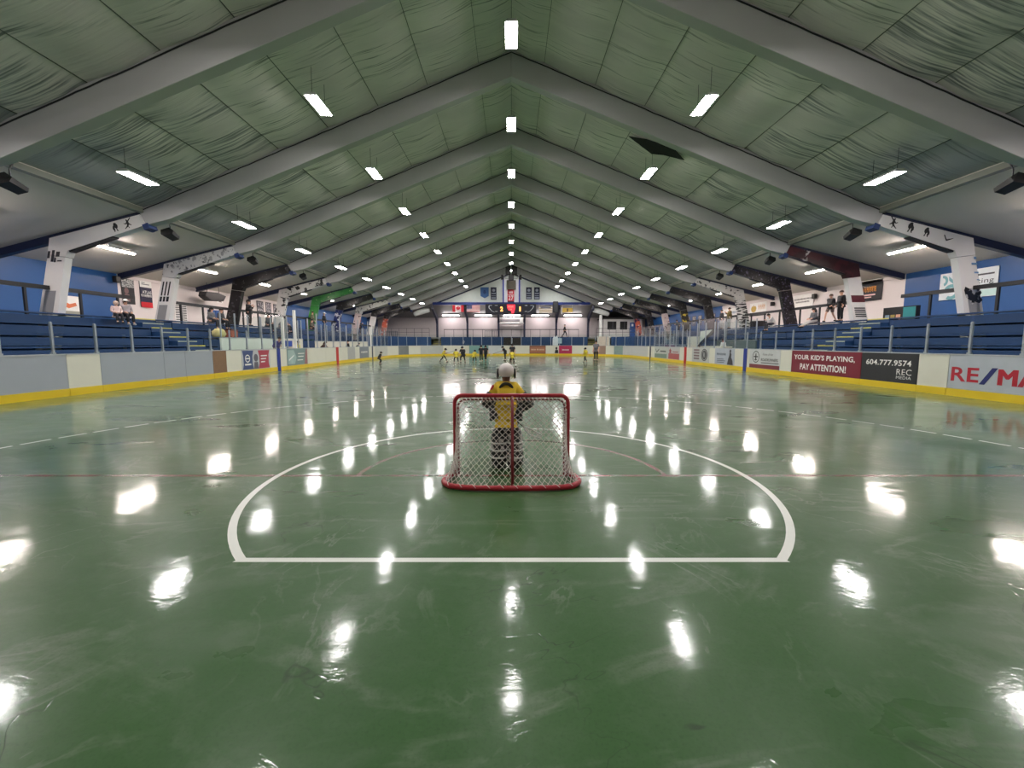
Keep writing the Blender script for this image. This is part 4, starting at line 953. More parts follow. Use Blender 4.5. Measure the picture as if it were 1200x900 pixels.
# barriers stacked
for x0, y0, lab in ((-3.6, 57.5, 'metal crowd barriers stacked behind the far rail left of centre'), (-18, 59.5, 'metal crowd barriers stacked in the far left corner')):
    t = thing('crowd_barrier', lab, 'barrier', (x0, y0, 2.3))
    for k in range(3):
        m_ = MB(); y = y0+.15*k
        m_.tube([(x0, y, 2.3), (x0, y, 3.2), (x0+2, y, 3.2), (x0+2, y, 2.3)], .035, 6)
        for i in range(1, 9): m_.tube([(x0+.22*i, y, 2.45), (x0+.22*i, y, 3.2)], .018, 5)
        m_.tube([(x0, y, 2.45), (x0+2, y, 2.45)], .025, 5); m_.build('panel', mat('barrier_steel', (96, 100, 108), .4, metal=.6), t)
# hanging speaker cluster under the ridge
t = thing('speaker_cluster', 'black speaker cluster with looped cables hanging under the far ridge', 'loudspeaker cluster', (0, 56.5, 10.4))
MB().box(-.75, 56.2, 10.5, -.1, 57, 11.8).build('cabinet', mat('speaker_cabinet', (34, 32, 32), .55), t, bevel=.06); MB().box(.05, 56.2, 10.5, .75, 57, 11.8).build('cabinet', mat('speaker_cabinet', (34, 32, 32), .55), t, bevel=.06)
MB().box(-.35, 56.1, 9.7, .3, 56.9, 10.45).build('cabinet', mat('speaker_cabinet', (34, 32, 32), .55), t, bevel=.06)
MB().box(-1.2, 56.3, 11.85, 1.15, 56.7, 12.0).build('frame', mat('dark_grey_post', (70, 72, 76), .5), t)
for s in (-1, 1):
    MB().tube([(s*1.0, 56.5, 11.9), (s*1.15, 56.4, 11.2), (s*1.1, 56.4, 10.5), (s*.75, 56.4, 10.0), (s*.3, 56.4, 9.9)], .04, 6).build('cable', mat('grey_cable', (150, 150, 150), .5), t)
    MB().box(s*1.0, 56.6, 9.9, s*1.35, 57, 10.5).build('horn', mat('speaker_cabinet', (34, 32, 32), .55), t)
    MB().tube([(s*.5, 56.5, 12.0), (s*.5, 56.5, roof(.5))], .02, 5).build('hanger', M_black, t)
# press box on the right, white pipe, pale panels
t = thing('press_box', 'white press box with two dark windows and a blue door', 'press box', (16.9, 62.5, 2.3))
MB().box(13.6, 62.5, 2.3, 19.2, 65.9, 5.05).build('wall', mat('press_box_white', (196, 194, 192), .5), t); MB().box(13.3, 62.2, 5.05, 19.4, 65.9, 5.2).build('roof', M_black, t)
for x0, x1 in ((14.1, 15.4), (15.95, 17.0)):
    f_ = MB().box(x0, 62.42, 3.5, x1, 62.5, 4.7).build('window', M_dark, t); MB().box(x0-.06, 62.4, 3.42, x1+.06, 62.44, 3.5).build('sill', M_wpost, f_); MB().box((x0+x1)/2+.1, 62.4, 3.5, (x0+x1)/2+.16, 62.43, 4.7).build('sash', mat('dark_grey_post', (70, 72, 76), .5), f_)
d_ = MB().box(17.4, 62.42, 2.3, 18.2, 62.5, 4.55).build('door', mat('blue_door_paint', (40, 84, 150), .45), t); MB().rect(FSH(17.6, 62.42, 4.0), 0, 0, .3, .35).build('sign', W2, d_); MB().box(17.48, 62.38, 3.3, 17.54, 62.42, 3.45).build('handle', M_sil, d_)
t = thing('vent_pipe', 'thick white pipe standing left of the press box', 'pipe', (13.0, 62, 2.3)); MB().tube([(13.0, 62, 2.3), (13.0, 62, 5.6)], .22, 14).build('pipe', M_wpost, t); MB().tube([(13.0, 62, 3.6), (13.0, 62, 3.7)], .26, 14).build('collar', M_house, t)
t = thing('white_gate', 'pinkish white panel behind the referee at the far right', 'panel', (11.9, 55.9, 0)); MB().box(11.3, 55.2, 0, 12.7, 55.3, 2.4).build('board', mat('pinkish_board', (206, 190, 176), .5), t)
MB().box(11.22, 55.18, 0, 11.3, 55.32, 2.45).build('stile', M_wpost, t); MB().box(12.7, 55.18, 0, 12.78, 55.32, 2.45).build('stile', M_wpost, t)
t = thing('sheeted_bundle', 'white sheeted bundle behind the glass at the far end right', 'bundle', (5.9, 55.4, 0))
MB().prism([(5.4, 55.3, 1.2), (6.1, 55.3, 1.2), (6.1, 55.3, 2.2), (5.95, 55.3, 2.55), (5.8, 55.3, 2.3), (5.6, 55.3, 2.5), (5.42, 55.3, 2.2)], (0, .4, 0)).build('sheet', mat('white_sheeting', (220, 226, 232), .6), t, bevel=.06); MB().box(6.1, 55.35, 1.5, 6.6, 55.7, 2.2).build('flap', mat('pale_blue_sheeting', (170, 196, 210), .6), t, bevel=.05); MB().box(5.45, 55.3, 0, 6.5, 55.7, 1.2).build('stand', M_bleachd, t)
for s in (-1, 1):
    t = thing('duct', 'pale rounded duct under the far %s eave' % SIDE[s], 'duct', (s*12.6, 62.5, 6.0)); MB().tube([(s*11.9, 62.3, 6.35), (s*12.6, 62.3, 6.25), (s*13.6, 62.3, 5.95), (s*14.2, 62.3, 5.7)], [.3, .4, .4, .3], 12).build('duct', M_wpost, t, smooth=True)
    MB().tube([(s*12.8, 62.3, 6.5), (s*12.8, 62.3, 6.9)], .03, 5).build('hanger', M_black, t)

# ------------------------------------------------------------------ the goal
gx, gy, gh = .67, 4.95, .98
t = thing('lacrosse_goal', 'red tubular goal with white diamond netting in the crease', 'goal', (0, gy, 0))
def fillet(c, a0, a1, r, n=6): return [(c[0]+r*math.cos(a0+(a1-a0)*k/n), gy, c[1]+r*math.sin(a0+(a1-a0)*k/n)) for k in range(n+1)]
front = [(-gx, gy, .02), (-gx, gy, .5)]+fillet((-gx+.09, gh-.09), PI, PI/2, .09)+[(0, gy, gh)]+fillet((gx-.09, gh-.09), PI/2, 0, .09)+[(gx, gy, .5), (gx, gy, .02)]
MB().tube(front, .024, 12).build('front_frame', M_red, t, smooth=True)
def bez(p0, p1, p2, n=8): return [tuple((1-k/n)**2*a+2*(1-k/n)*k/n*b+(k/n)**2*c for a, b, c in zip(p0, p1, p2)) for k in range(n+1)]
zb = .032
half = [(-gx, gy, zb)]+bez((-gx-.06, gy-.06, zb), (-gx-.165, gy-.30, zb), (-gx-.0, gy-.435, zb))+bez((-gx+.08, gy-.47, zb), (-gx+.2, gy-.505, zb), (-.3, gy-.51, zb), 4)
base = half+[(0, gy-.512, zb)]+[(-x, y, z) for x, y, z in reversed(half)]
MB().tube(base, .030, 12).build('base_frame', M_red, t, smooth=True)
MB().tube([(0.01, gy, gh), (.012, gy-.14, .80), (.012, gy-.30, .42), (.012, gy-.49, .05)], .018, 10).build('back_brace', mat('dark_red_tube', (120, 26, 36), .4), t, smooth=True)
def along(path, f):
    P = [Vector(p) for p in path]; L = [0]
    for a, b in zip(P[:-1], P[1:]): L.append(L[-1]+(b-a).length)
    d = f*L[-1]
    for i in range(len(P)-1):
        if d <= L[i+1] or i == len(P)-2: return P[i].lerp(P[i+1], (d-L[i])/max(1e-6, L[i+1]-L[i]))
pc = front.index((0, gy, gh)); bc = base.index((0, gy-.512, zb))
fl_, fr_ = front[:9], front[9:]
def F_at(u):
    if u < .22: return along([(-gx, gy, .05), (-gx, gy, gh-.06)], u/.22)
    if u > .78: return along([(gx, gy, gh-.06), (gx, gy, .05)], (u-.78)/.22)
    return along(front[2:-2], (u-.22)/.56)
def B_at(u): return along(base, u)
def N_at(u, v):
    b = B_at(u); f = F_at(u); p = b.lerp(f, v)
    s_ = math.sin(PI*min(1, max(0, v)))**.8*(1-.45*v)
    p.y += .115*s_*min(1, (gy-b.y)/.4); p.x *= 1-.10*s_*min(1, abs(b.x)/.6)
    return p
rn = random.Random(5); nU, nV = 35, 15; node = {}
for i in range(2*nU+1):
    for j in range(2*nV+1):
        if (i+j) % 2 == 0:
            p = N_at(i/(2*nU), j/(2*nV))
            if 0 < j < 2*nV: p += Vector((rn.uniform(-.005, .005), rn.uniform(-.004, .004), rn.uniform(-.005, .005)))
            node[i, j] = p
nb = MB()
for (i, j), p in node.items():
    for di in (-1, 1):
        q = node.get((i+di, j+1))
        if q is not None and (p-q).length > .004: nb.tube([p, q], .0038, 4)
nb.build('netting', M_cord, t)
def helix(path, r, pitch, rc):
    P = [Vector(p) for p in path]; Lt = sum((b-a).length for a, b in zip(P[:-1], P[1:])); n = int(Lt/pitch*8); out = []
    for k in range(n+1):
        f = k/n; c = along(path, f); tn = (along(path, min(1, f+.002))-along(path, max(0, f-.002))).normalized()
        a = tn.cross(Vector((0, 1, 0))).normalized() if abs(tn.y) < .9 else tn.cross(Vector((0, 0, 1))).normalized(); b = tn.cross(a)
        th = 2*PI*k/8; out.append(c+a*r*math.cos(th)+b*r*math.sin(th))
    return MB().tube(out, rc, 4)
inner = [(x*.935, y-.03, z-.045*min(1, max(0, (z-.5)/.4))) for x, y, z in front]
MB().tube(inner, .010, 8).build('lacing_bar', mat('dark_red_tube', (120, 26, 36), .4), t)
helix(inner, .021, .046, .0062).build('lacing', M_cord, t)
helix([(x, y, z+.012) for x, y, z in base], .027, .15, .0042).build('lacing', M_cord, t)

# ------------------------------------------------------------------ people
def skin_mesh(verts, edges, rad, sub=1):
    me = bpy.data.meshes.new('tmp'); me.from_pydata(verts, edges, []); me.update()
    o = bpy.data.objects.new('tmp', me); C.objects.link(o)
    m = o.modifiers.new('s', 'SKIN'); m.use_smooth_shade = True
    if not me.skin_vertices: bpy.context.view_layer.objects.active = o
    for i, r in enumerate(rad): d = me.skin_vertices[0].data[i]; d.radius = (r, r) if not isinstance(r, tuple) else r
    me.skin_vertices[0].data[0].use_root = True
    if sub: s_ = o.modifiers.new('u', 'SUBSURF'); s_.levels = sub; s_.render_levels = sub
    dg = bpy.context.evaluated_depsgraph_get(); dg.update()
    r = bpy.data.meshes.new_from_object(o.evaluated_get(dg))
    vs = [tuple(v.co) for v in r.vertices]; fs = [tuple(p.vertices) for p in r.polygons]
    bpy.data.objects.remove(o); bpy.data.meshes.remove(me); bpy.data.meshes.remove(r)
    return vs, fs
def pose(kind):
    J = dict(pel=(0, 0, .96), belly=(0, .0, 1.10), chest=(0, 0, 1.28), neck=(0, .0, 1.47), head=(0, .025, 1.62),
             shL=(-.185, 0, 1.41), elL=(-.235, -.02, 1.13), wrL=(-.25, .08, .90), shR=(.185, 0, 1.41), elR=(.235, -.02, 1.13), wrR=(.25, .08, .90),
             hipL=(-.095, 0, .92), knL=(-.105, .02, .50), anL=(-.11, -.02, .09), hipR=(.095, 0, .92), knR=(.105, .02, .50), anR=(.11, -.02, .09))
    def up(**k): J.update(k)
    if kind == 'walk': up(knR=(.10, .22, .55), anR=(.10, .30, .11), knL=(-.10, -.08, .52), anL=(-.10, -.38, .16), wrL=(-.22, .26, 1.0), elR=(.24, -.16, 1.16), wrR=(.24, -.18, .92))
    if kind == 'run':
        up(pel=(0, -.05, .88), belly=(0, 0, 1.0), chest=(0, .12, 1.18), neck=(0, .2, 1.36), head=(0, .26, 1.50), shL=(-.18, .16, 1.31), shR=(.18, .16, 1.31),
           elL=(-.30, .05, 1.10), wrL=(-.22, .32, 1.02), elR=(.32, .08, 1.08), wrR=(.2, .36, 1.1), hipL=(-.09, -.05, .84), hipR=(.09, -.05, .84),
           knR=(.13, .28, .50), anR=(.16, .42, .09), knL=(-.12, -.14, .44), anL=(-.16, -.50, .14))
    if kind == 'ready':
        up(pel=(0, -.10, .80), belly=(0, -.04, .93), chest=(0, .06, 1.12), neck=(0, .13, 1.31), head=(0, .18, 1.46), shL=(-.19, .09, 1.26), shR=(.19, .09, 1.26),
           elL=(-.30, .12, 1.0), wrL=(-.18, .36, .92), elR=(.30, .12, 1.0), wrR=(.18, .38, 1.0), hipL=(-.10, -.10, .76), hipR=(.10, -.10, .76),
           knL=(-.20, .14, .46), knR=(.20, .14, .46), anL=(-.24, -.02, .09), anR=(.24, -.02, .09))
    if kind == 'sit' or kind == 'sitlean':
        up(pel=(0, 0, .12), belly=(0, .02, .26), chest=(0, .04, .44), neck=(0, .05, .63), head=(0, .09, .78), shL=(-.185, .04, .57), shR=(.185, .04, .57),
           elL=(-.24, .06, .31), wrL=(-.14, .28, .24), elR=(.24, .06, .31), wrR=(.14, .28, .24), hipL=(-.09, .03, .10), hipR=(.09, .03, .10),
           knL=(-.11, .43, .12), knR=(.11, .43, .12), anL=(-.12, .44, -.32), anR=(.12, .44, -.32))
        if kind == 'sitlean': up(chest=(0, .12, .42), neck=(0, .22, .57), head=(0, .32, .68), shL=(-.18, .18, .52), shR=(.18, .18, .52), elL=(-.2, .36, .3), elR=(.2, .36, .3), wrL=(-.05, .48, .36), wrR=(.05, .48, .36), belly=(0, .06, .26))
    if kind == 'phone': up(elR=(.24, .02, 1.16), wrR=(.12, .28, 1.36), elL=(-.24, .02, 1.16), wrL=(-.10, .26, 1.30))
    if kind == 'lean': up(chest=(0, .10, 1.24), neck=(0, .22, 1.40), head=(0, .30, 1.53), shL=(-.19, .18, 1.34), shR=(.19, .18, 1.34), elL=(-.26, .26, 1.12), elR=(.26, .26, 1.12), wrL=(-.12, .46, 1.10), wrR=(.12, .46, 1.10))
    return J
SK = mat('skin_light', (206, 160, 136), .55); SKB = mat('skin_brown', (120, 82, 62), .55)
def cl_(r, g, b): return mat('cloth_%d_%d_%d' % (r, g, b), (r, g, b), .8, var=.14, vscale=14)
PEOPLE = []
def person(label, loc, rot, h, J, shirt, pants, shoe=(30, 30, 32), head=('hair', (40, 30, 26)), skin=None, hs=1.0, sleeve=True, leg=True, group=None, bulk=1.0, extra=None):
    if isinstance(J, str): J = pose(J)
    k = h/1.75; sk = skin or SK
    t = thing('person', label, 'person', loc, group, rot)
    o = Vector(loc)
    V = {n: Vector(p)*k for n, p in J.items()}
    up = (V['head']-V['neck']).normalized()
    def joined(names, links, rads):
        idx = {n: i for i, n in enumerate(names)}
        vs, fs = skin_mesh([tuple(V[n]) for n in names], [(idx[a], idx[b]) for a, b in links], [(r*k if not isinstance(r, tuple) else (r[0]*k, r[1]*k)) for r in rads])
        return MB().add([Vector(v)+o for v in vs], fs)
    V['hl'] = V['neck'].lerp(V['head'], .62); V['hc'] = V['head']+up*.01*k*hs; V['ht'] = V['head']+up*.085*k*hs
    V['fL'] = V['anL']+Vector((-.01, .10, -.045))*k; V['fR'] = V['anR']+Vector((.01, .10, -.045))*k
    nm = ['pel', 'belly', 'chest', 'neck', 'hl', 'hc', 'ht', 'shL', 'elL', 'wrL', 'shR', 'elR', 'wrR', 'hipL', 'knL', 'anL', 'fL', 'hipR', 'knR', 'anR', 'fR']
    ln = [('pel', 'belly'), ('belly', 'chest'), ('chest', 'neck'), ('neck', 'hl'), ('hl', 'hc'), ('hc', 'ht'), ('chest', 'shL'), ('shL', 'elL'), ('elL', 'wrL'), ('chest', 'shR'), ('shR', 'elR'), ('elR', 'wrR'),
          ('pel', 'hipL'), ('hipL', 'knL'), ('knL', 'anL'), ('anL', 'fL'), ('pel', 'hipR'), ('hipR', 'knR'), ('knR', 'anR'), ('anR', 'fR')]
    rd = [.13, .125, .14, .056, .072*hs, .098*hs, .066*hs, .065, .046, .033, .065, .046, .033, .092, .060, .042, .036, .092, .060, .042, .036]
    mb = joined(nm, ln, rd)
    fwd = Vector((0, 1, 0)); H = V['head']; R_ = .105*k*hs
    side = Vector((1, 0, 0))
    mb.ball(o+H+fwd*R_*.92+up*(-.012*k), (.016*k, .024*k, .024*k), 6, 4)                      # nose
    for q in (-1, 1): mb.ball(o+H+side*q*R_*.92, (.012*k, .022*k, .034*k), 6, 4)             # ears
    for q, e, w in ((-1, 'elL', 'wrL'), (1, 'elR', 'wrR')):                                   # hands: palm, four fingers, thumb
        d = (V[w]-V[e]).normalized(); a = d.cross(Vector((0, 0, 1)));  a = a.normalized() if a.length > .1 else Vector((1, 0, 0)); b = a.cross(d)
        pw = V[w]+d*.05*k
        mb.tube([o+V[w]-d*.01*k, o+pw, o+pw+d*.045*k], [.030*k, .040*k, .036*k], 8)
        for f in range(4):
            st = pw+d*.04*k+a*(f-1.5)*.019*k; ln_ = (.06, .07, .066, .05)[f]*k
            mb.tube([o+st, o+st+d*ln_*.5, o+st+d*ln_*.8-b*ln_*.45], [.010*k, .0095*k, .008*k], 5)
        st = pw+a*.03*k*(-q); mb.tube([o+st, o+st+d*.03*k-a*q*.02*k, o+st+d*.055*k-a*q*.015*k], [.012*k, .011*k, .009*k], 5)
    body = mb.build('body', sk, t, smooth=True)
    fc = MB()
    for q in (-1, 1): fc.ball(o+H+fwd*R_*.86+side*q*R_*.38+up*.02*k, (.014*k, .010*k, .009*k), 6, 4)
    fc.box(*(o+H+fwd*R_*.86-up*.048*k-side*.022*k), *(o+H+fwd*R_*.96-up*.040*k+side*.022*k))
    fc.build('face', mat('eye_and_mouth', (60, 36, 34), .5), t)
    # shirt
    g = bulk
    V['nb'] = V['chest'].lerp(V['neck'], .72); V['hem'] = V['pel']+(V['pel']-V['belly'])*.35
    e1 = 1.0 if sleeve else .55
    V['cuL'] = V['elL'].lerp(V['wrL'], .92) if sleeve else V['shL'].lerp(V['elL'], .8); V['cuR'] = V['elR'].lerp(V['wrR'], .92) if sleeve else V['shR'].lerp(V['elR'], .8)
    if sleeve:
        nm = ['pel', 'hem', 'belly', 'chest', 'nb', 'shL', 'elL', 'cuL', 'shR', 'elR', 'cuR']; ln = [('pel', 'hem'), ('pel', 'belly'), ('belly', 'chest'), ('chest', 'nb'), ('chest', 'shL'), ('shL', 'elL'), ('elL', 'cuL'), ('chest', 'shR'), ('shR', 'elR'), ('elR', 'cuR')]
        rd = [.158*g, .155*g, .15*g, .165*g, .09, .088*g, .068*g, .05*g, .088*g, .068*g, .05*g]
    else:
        nm = ['pel', 'hem', 'belly', 'chest', 'nb', 'shL', 'cuL', 'shR', 'cuR']; ln = [('pel', 'hem'), ('pel', 'belly'), ('belly', 'chest'), ('chest', 'nb'), ('chest', 'shL'), ('shL', 'cuL'), ('chest', 'shR'), ('shR', 'cuR')]
        rd = [.158*g, .155*g, .15*g, .165*g, .09, .09*g, .078*g, .09*g, .078*g]
    sh = joined(nm, ln, rd).build('shirt', cl_(*shirt), t, smooth=True)
    # trousers or shorts
    f_ = .92 if leg else .62
    for q in 'LR': V['c'+q] = V['kn'+q].lerp(V['an'+q], f_) if leg else V['hip'+q].lerp(V['kn'+q], .85)
    V['wst'] = V['pel'].lerp(V['belly'], .35)
    if leg:
        nm = ['pel', 'wst', 'hipL', 'knL', 'cL', 'hipR', 'knR', 'cR']; ln = [('pel', 'wst'), ('pel', 'hipL'), ('hipL', 'knL'), ('knL', 'cL'), ('pel', 'hipR'), ('hipR', 'knR'), ('knR', 'cR')]
        rd = [.148, .145, .11, .078, .062, .11, .078, .062]
    else:
        nm = ['pel', 'wst', 'hipL', 'cL', 'hipR', 'cR']; ln = [('pel', 'wst'), ('pel', 'hipL'), ('hipL', 'cL'), ('pel', 'hipR'), ('hipR', 'cR')]; rd = [.148, .145, .115, .10, .115, .10]
    joined(nm, ln, rd).build('trousers' if leg else 'shorts', cl_(*pants), t, smooth=True)
    for q in 'LR':
        c = o+V['an'+q]+Vector((0, .055, -.05))*k
        MB().ball(c, (.052*k, .135*k, .052*k), 10, 5, -.75).build('shoe', cl_(*shoe), t, smooth=True)
    hk, hc = head
    hm = cl_(*hc); HC = o+H+up*.012*k
    if hk == 'hair': MB().ball(HC-fwd*.018*k+up*.015*k, (R_*1.06, R_*1.1, R_*1.12), 12, 6, -.15).build('hair', hm, t, smooth=True)
    if hk == 'long':
        m_ = MB().ball(HC-fwd*.02*k+up*.015*k, (R_*1.1, R_*1.12, R_*1.12), 12, 6, -.3); m_.tube([HC-fwd*.05*k, HC-fwd*.09*k-up*.14*k, HC-fwd*.08*k-up*.28*k], [R_, R_*.95, R_*.5], 8); m_.build('hair', hm, t, smooth=True)
    if hk == 'cap':
        m_ = MB().ball(HC+up*.01*k, (R_*1.1, R_*1.14, R_*1.12), 12, 6, .05); m_.box(*(HC+fwd*R_*.8-side*R_*.7+up*.015*k), *(HC+fwd*R_*1.9+side*R_*.7+up*.028*k)); m_.build('cap', hm, t, smooth=True)
        MB().ball(HC-fwd*.02*k-up*.01*k, (R_*1.04, R_*1.04, R_*.9), 10, 5, -.4).build('hair', cl_(50, 40, 36), t, smooth=True)
    if hk == 'hood': MB().ball(HC-fwd*.03*k, (R_*1.25, R_*1.2, R_*1.3), 12, 8, -.8).build('hood', hm, t, smooth=True)
    if hk == 'helmet':
        MB().ball(HC+up*.0*k-fwd*.01*k, (R_*1.25, R_*1.35, R_*1.3), 12, 6, -.35).build('helmet', hm, t, smooth=True)
        m_ = MB()
        for j in range(4): m_.tube([HC+fwd*R_*(.4 if a in (0, 4) else 1.5)+side*R_*1.15*(a-2)/2+up*R_*(.1-.35*j) for a in range(5)], .006*k, 4)
        for j in (-1, 0, 1): m_.tube([HC+fwd*R_*1.5+side*R_*.5*j+up*R_*.2, HC+fwd*R_*1.45+side*R_*.45*j-up*R_*1.0], .006*k, 4)
        m_.build('face_cage', M_black, t)
    PEOPLE.append(t)
    return t, V, k, o
def stick(label, a, b, head_dir, l=.9):
    """lacrosse stick from butt a to throat b, with a strung hoop"""
    a, b = Vector(a), Vector(b); d = (b-a).normalized(); s_ = Vector(head_dir).normalized()
    t = thing('lacrosse_stick', label, 'lacrosse stick', tuple(a))
    MB().tube([a, b], .014, 6).build('shaft', mat('stick_shaft', (70, 70, 74), .4), t)
    hoop = [b, b+d*.08+s_*.05, b+d*.2+s_*.08, b+d*.27, b+d*.2-s_*.08, b+d*.08-s_*.05]
    MB().tube(hoop, .011, 6, closed=True).build('hoop', M_wpost, t)
    n_ = d.cross(s_); m_ = MB()
    for k in range(5): m_.tube([b+d*(.05+.045*k)+s_*.06, b+d*(.05+.045*k)-n_*.03, b+d*(.05+.045*k)-s_*.06], .004, 4)
    m_.build('pocket', M_cord, t)
    return t

# the goalie in front of the camera
gk = pose('ready')
gk.update(dict(pel=(0, -.06, .84), belly=(0, -.03, .97), chest=(0, .03, 1.17), neck=(0, .06, 1.37), head=(0, .09, 1.535), shL=(-.145, .04, 1.30), shR=(.145, .04, 1.30),
               elL=(-.29, -.01, 1.05), wrL=(-.24, .27, .98), elR=(.33, .0, 1.03), wrR=(.22, .30, .90), hipL=(-.10, -.06, .80), hipR=(.10, -.06, .80), knL=(-.115, .08, .46), knR=(.125, .10, .46), anL=(-.125, 0, .09), anR=(.15, 0, .09)))
t, V, k, o = person('goalie in yellow jersey and white helmet seen from behind through the netting', (-.065, 5.30, 0), 0, 1.40, gk, (222, 186, 44), (26, 26, 30), head=('none', (0, 0, 0)), skin=SKB, hs=1.0, bulk=1.12, sleeve=False)
H = o+V['head']; R_ = .126*k
hw = mat('white_helmet_shell', (226, 216, 212), .35)
hm_ = MB().ball(H+Vector((0, -.005, .012)), (R_*1.0, R_*1.16, R_*1.04), 20, 12, -.62); h_ = hm_.build('helmet', hw, t, smooth=True)
m_ = MB().ball(H+Vector((0, .0, R_*1.06)), (R_*.26, R_*.45, R_*.07), 10, 6); m_.build('ridge', hw, h_, smooth=True)
MB().box(H.x-R_*.55, H.y-R_*1.22, H.z-R_*.52, H.x+R_*.55, H.y-R_*1.02, H.z-R_*.40).build('rim', mat('helmet_rim', (190, 180, 176), .4), h_)
m_ = MB()
for q in (-1, 1):
    for j in range(5):
        a = -.65+.38*j; m_.tube([H+Vector((q*R_*1.0, -R_*.1, R_*a)), H+Vector((q*R_*1.28, R_*.5, R_*a)), H+Vector((q*R_*.7, R_*1.45, R_*a*.9))], .006, 5)
    m_.tube([H+Vector((q*R_*1.18, R_*.15, -R_*.8)), H+Vector((q*R_*1.22, R_*.15, R_*.1)), H+Vector((q*R_*.85, R_*.2, R_*.95))], .009, 6)
m_.build('face_cage', M_wpost, t)
m_ = MB()
for q in (-1, 1): m_.ball(H+Vector((q*R_*1.06, R_*.1, -R_*.15)), (R_*.16, R_*.45, R_*.72), 8, 6)
m_.build('ear_pad', M_black, t, smooth=True)
for q in (-1, 1):
    MB().tube([o+V['chest']+Vector((q*.155, -.03, -.05)), o+V['belly']+Vector((q*.15, -.05, 0)), o+V['pel']+Vector((q*.13, -.06, -.03))], [.035, .062, .075], 10).build('side_pad', cl_(26, 26, 30), t, smooth=True)
m_ = MB()
for q in (-1, 1): m_.tube([H+Vector((q*R_*1.22*math.cos(a), R_*.12, R_*(1.18*math.sin(a)-.05))) for a in [-.75+.19*j for j in range(9)]], .008, 6)
m_.build('cage_rim', M_wpost, t)
# black yoke and details of the jersey
def on_back(x, z):   # point on the jersey back
    c = o+V['chest']; return Vector((c.x+x, c.y-.172*k*1.22*math.sqrt(max(.02, 1-(x/(.25*k*1.2))**2))-.008, z))
yk = MB(); zc = o.z+V['chest'].z
pts = [(-.105+.21*i/12) for i in range(13)]
ar = [(x*.95, zc+.125-.11*(abs(x)/.105)**2.6) for x in pts]
nck = o+V['neck']
yk.tube([Vector((nck.x+x*1.0, nck.y-.07-.035*(1-(x/.13)**2), z+.03)) for x, z in ar], [.014]+[.021]*11+[.014], 6)
yk.build('yoke', M_black, t)
yk2 = MB(); yk2.tube([o+V['shL']+Vector((-.045, -.055, .03)), o+V['shL']+Vector((-.075, -.06, -.03))], .014, 6); yk2.build('shoulder_mark', mat('red_patch', (190, 40, 50), .6), t)
for a, b in (('shL', 'elL'), ('shR', 'elR')): MB().tube([o+V[a].lerp(V[b], .45), o+V[b], o+V[b].lerp(V['wr'+a[-1]], .8)], [.085*k*1.15, .098*k*1.1, .07*k], 10).build('arm_pad', cl_(24, 24, 28), t, smooth=True)
for q in 'LR':
    w = o+V['wr'+q]; d = (V['wr'+q]-V['el'+q]).normalized()
    m_ = MB().tube([w-d*.06, w+d*.0, w+d*.07], [.05, .055, .05], 10)
    a = d.cross(Vector((0, 0, 1))).normalized()
    for f in range(4): m_.tube([w+d*.06+a*(f-1.5)*.022, w+d*.11+a*(f-1.5)*.022, w+d*.12+a*(f-1.5)*.022-Vector((0, 0, .035))], [.014, .014, .012], 6)
    m_.tube([w+d*.03-a*.04, w+d*.08-a*.05, w+d*.1-a*.03], [.015, .014, .012], 6); m_.build('glove', cl_(28, 28, 32), t, smooth=True)
    # leg pads
    A, K_ = o+V['an'+q], o+V['kn'+q]; HP = o+V['hip'+q]
    pad = printed('leg_pad_black_white', (30, 30, 34), [(196, 192, 190)], 9, .54)
    m_ = MB().tube([A+Vector((0, .02, -.05)), A.lerp(K_, .45)+Vector((0, .02, 0)), K_+Vector((0, .03, .02)), K_.lerp(HP, .45)+Vector((0, .02, 0))], [.105, .11, .11, .09], 12)
    lp = m_.build('leg_pad', pad, t, smooth=True)
    for z in (.25, .55, .85): 
        c = A.lerp(K_, z); MB().tube([c+Vector((-.108, .0, 0)), c+Vector((-.06, -.09, 0)), c+Vector((.06, -.09, 0)), c+Vector((.108, .0, 0))], .012, 5).build('strap', M_wpost, lp)
stick('lacrosse stick held across the goalie\'s front, mostly hidden', o+V['wrL']+Vector((-.05, .09, .05)), o+V['wrR']+Vector((.06, .1, -.25)), (1, 0, 0))

# players at the far half of the floor
YJ = (216, 196, 60); BJ = (26, 28, 36)
def player(label, x, y, rot, h, kind, jersey, pants=(28, 28, 32), helm=(28, 28, 32), st=None, **k):
    t, V, kk, o = person(label, (x, y, 0), rot, h, kind, jersey, pants, head=('helmet', helm), hs=1.12, sleeve=False, leg=True, bulk=1.15, group='young players on the far floor', **k)
    if st:
        M = Matrix.Rotation(rot, 3, 'Z'); a = o+M @ V['wrL']; b = o+M @ V['wrR']
        d = Vector(st).normalized(); c = (a+b)/2+M @ Vector((0, .06, 0))
        stick('stick of the '+' '.join(label.split()[:9]), c-d*.3, c+d*.75, d.orthogonal())
    return t
player('player in yellow jersey running with legs apart at the left of the far group', -5.65, 35.2, -PI/2, 1.22, 'run', YJ, st=(.6, .3, .2))
player('player in yellow jersey facing away beside the black and white one', -4.35, 33.3, .2, 1.22, 'ready', YJ, helm=(60, 54, 50))
player('player in black with white helmet stripe behind the yellow pair', -4.0, 34.9, .5, 1.42, 'ready', BJ, helm=(40, 40, 46), st=(.2, .1, .9))
player('small player in yellow jersey crouching right of the black one', -3.05, 34.8, -.4, 1.10, 'ready', YJ)
player('left one of two players in black standing side by side', -2.55, 35.7, 0, 1.38, 'stand', BJ)
player('right one of two players in black standing side by side', -2.20, 36.2, .3, 1.36, 'walk', BJ, st=(-.3, 0, -.7))
player('player in black reaching a stick out left above the goalie helmet', -.55, 38.0, PI/2-.2, 1.36, 'lean', BJ, st=(-.95, .0, -.35))
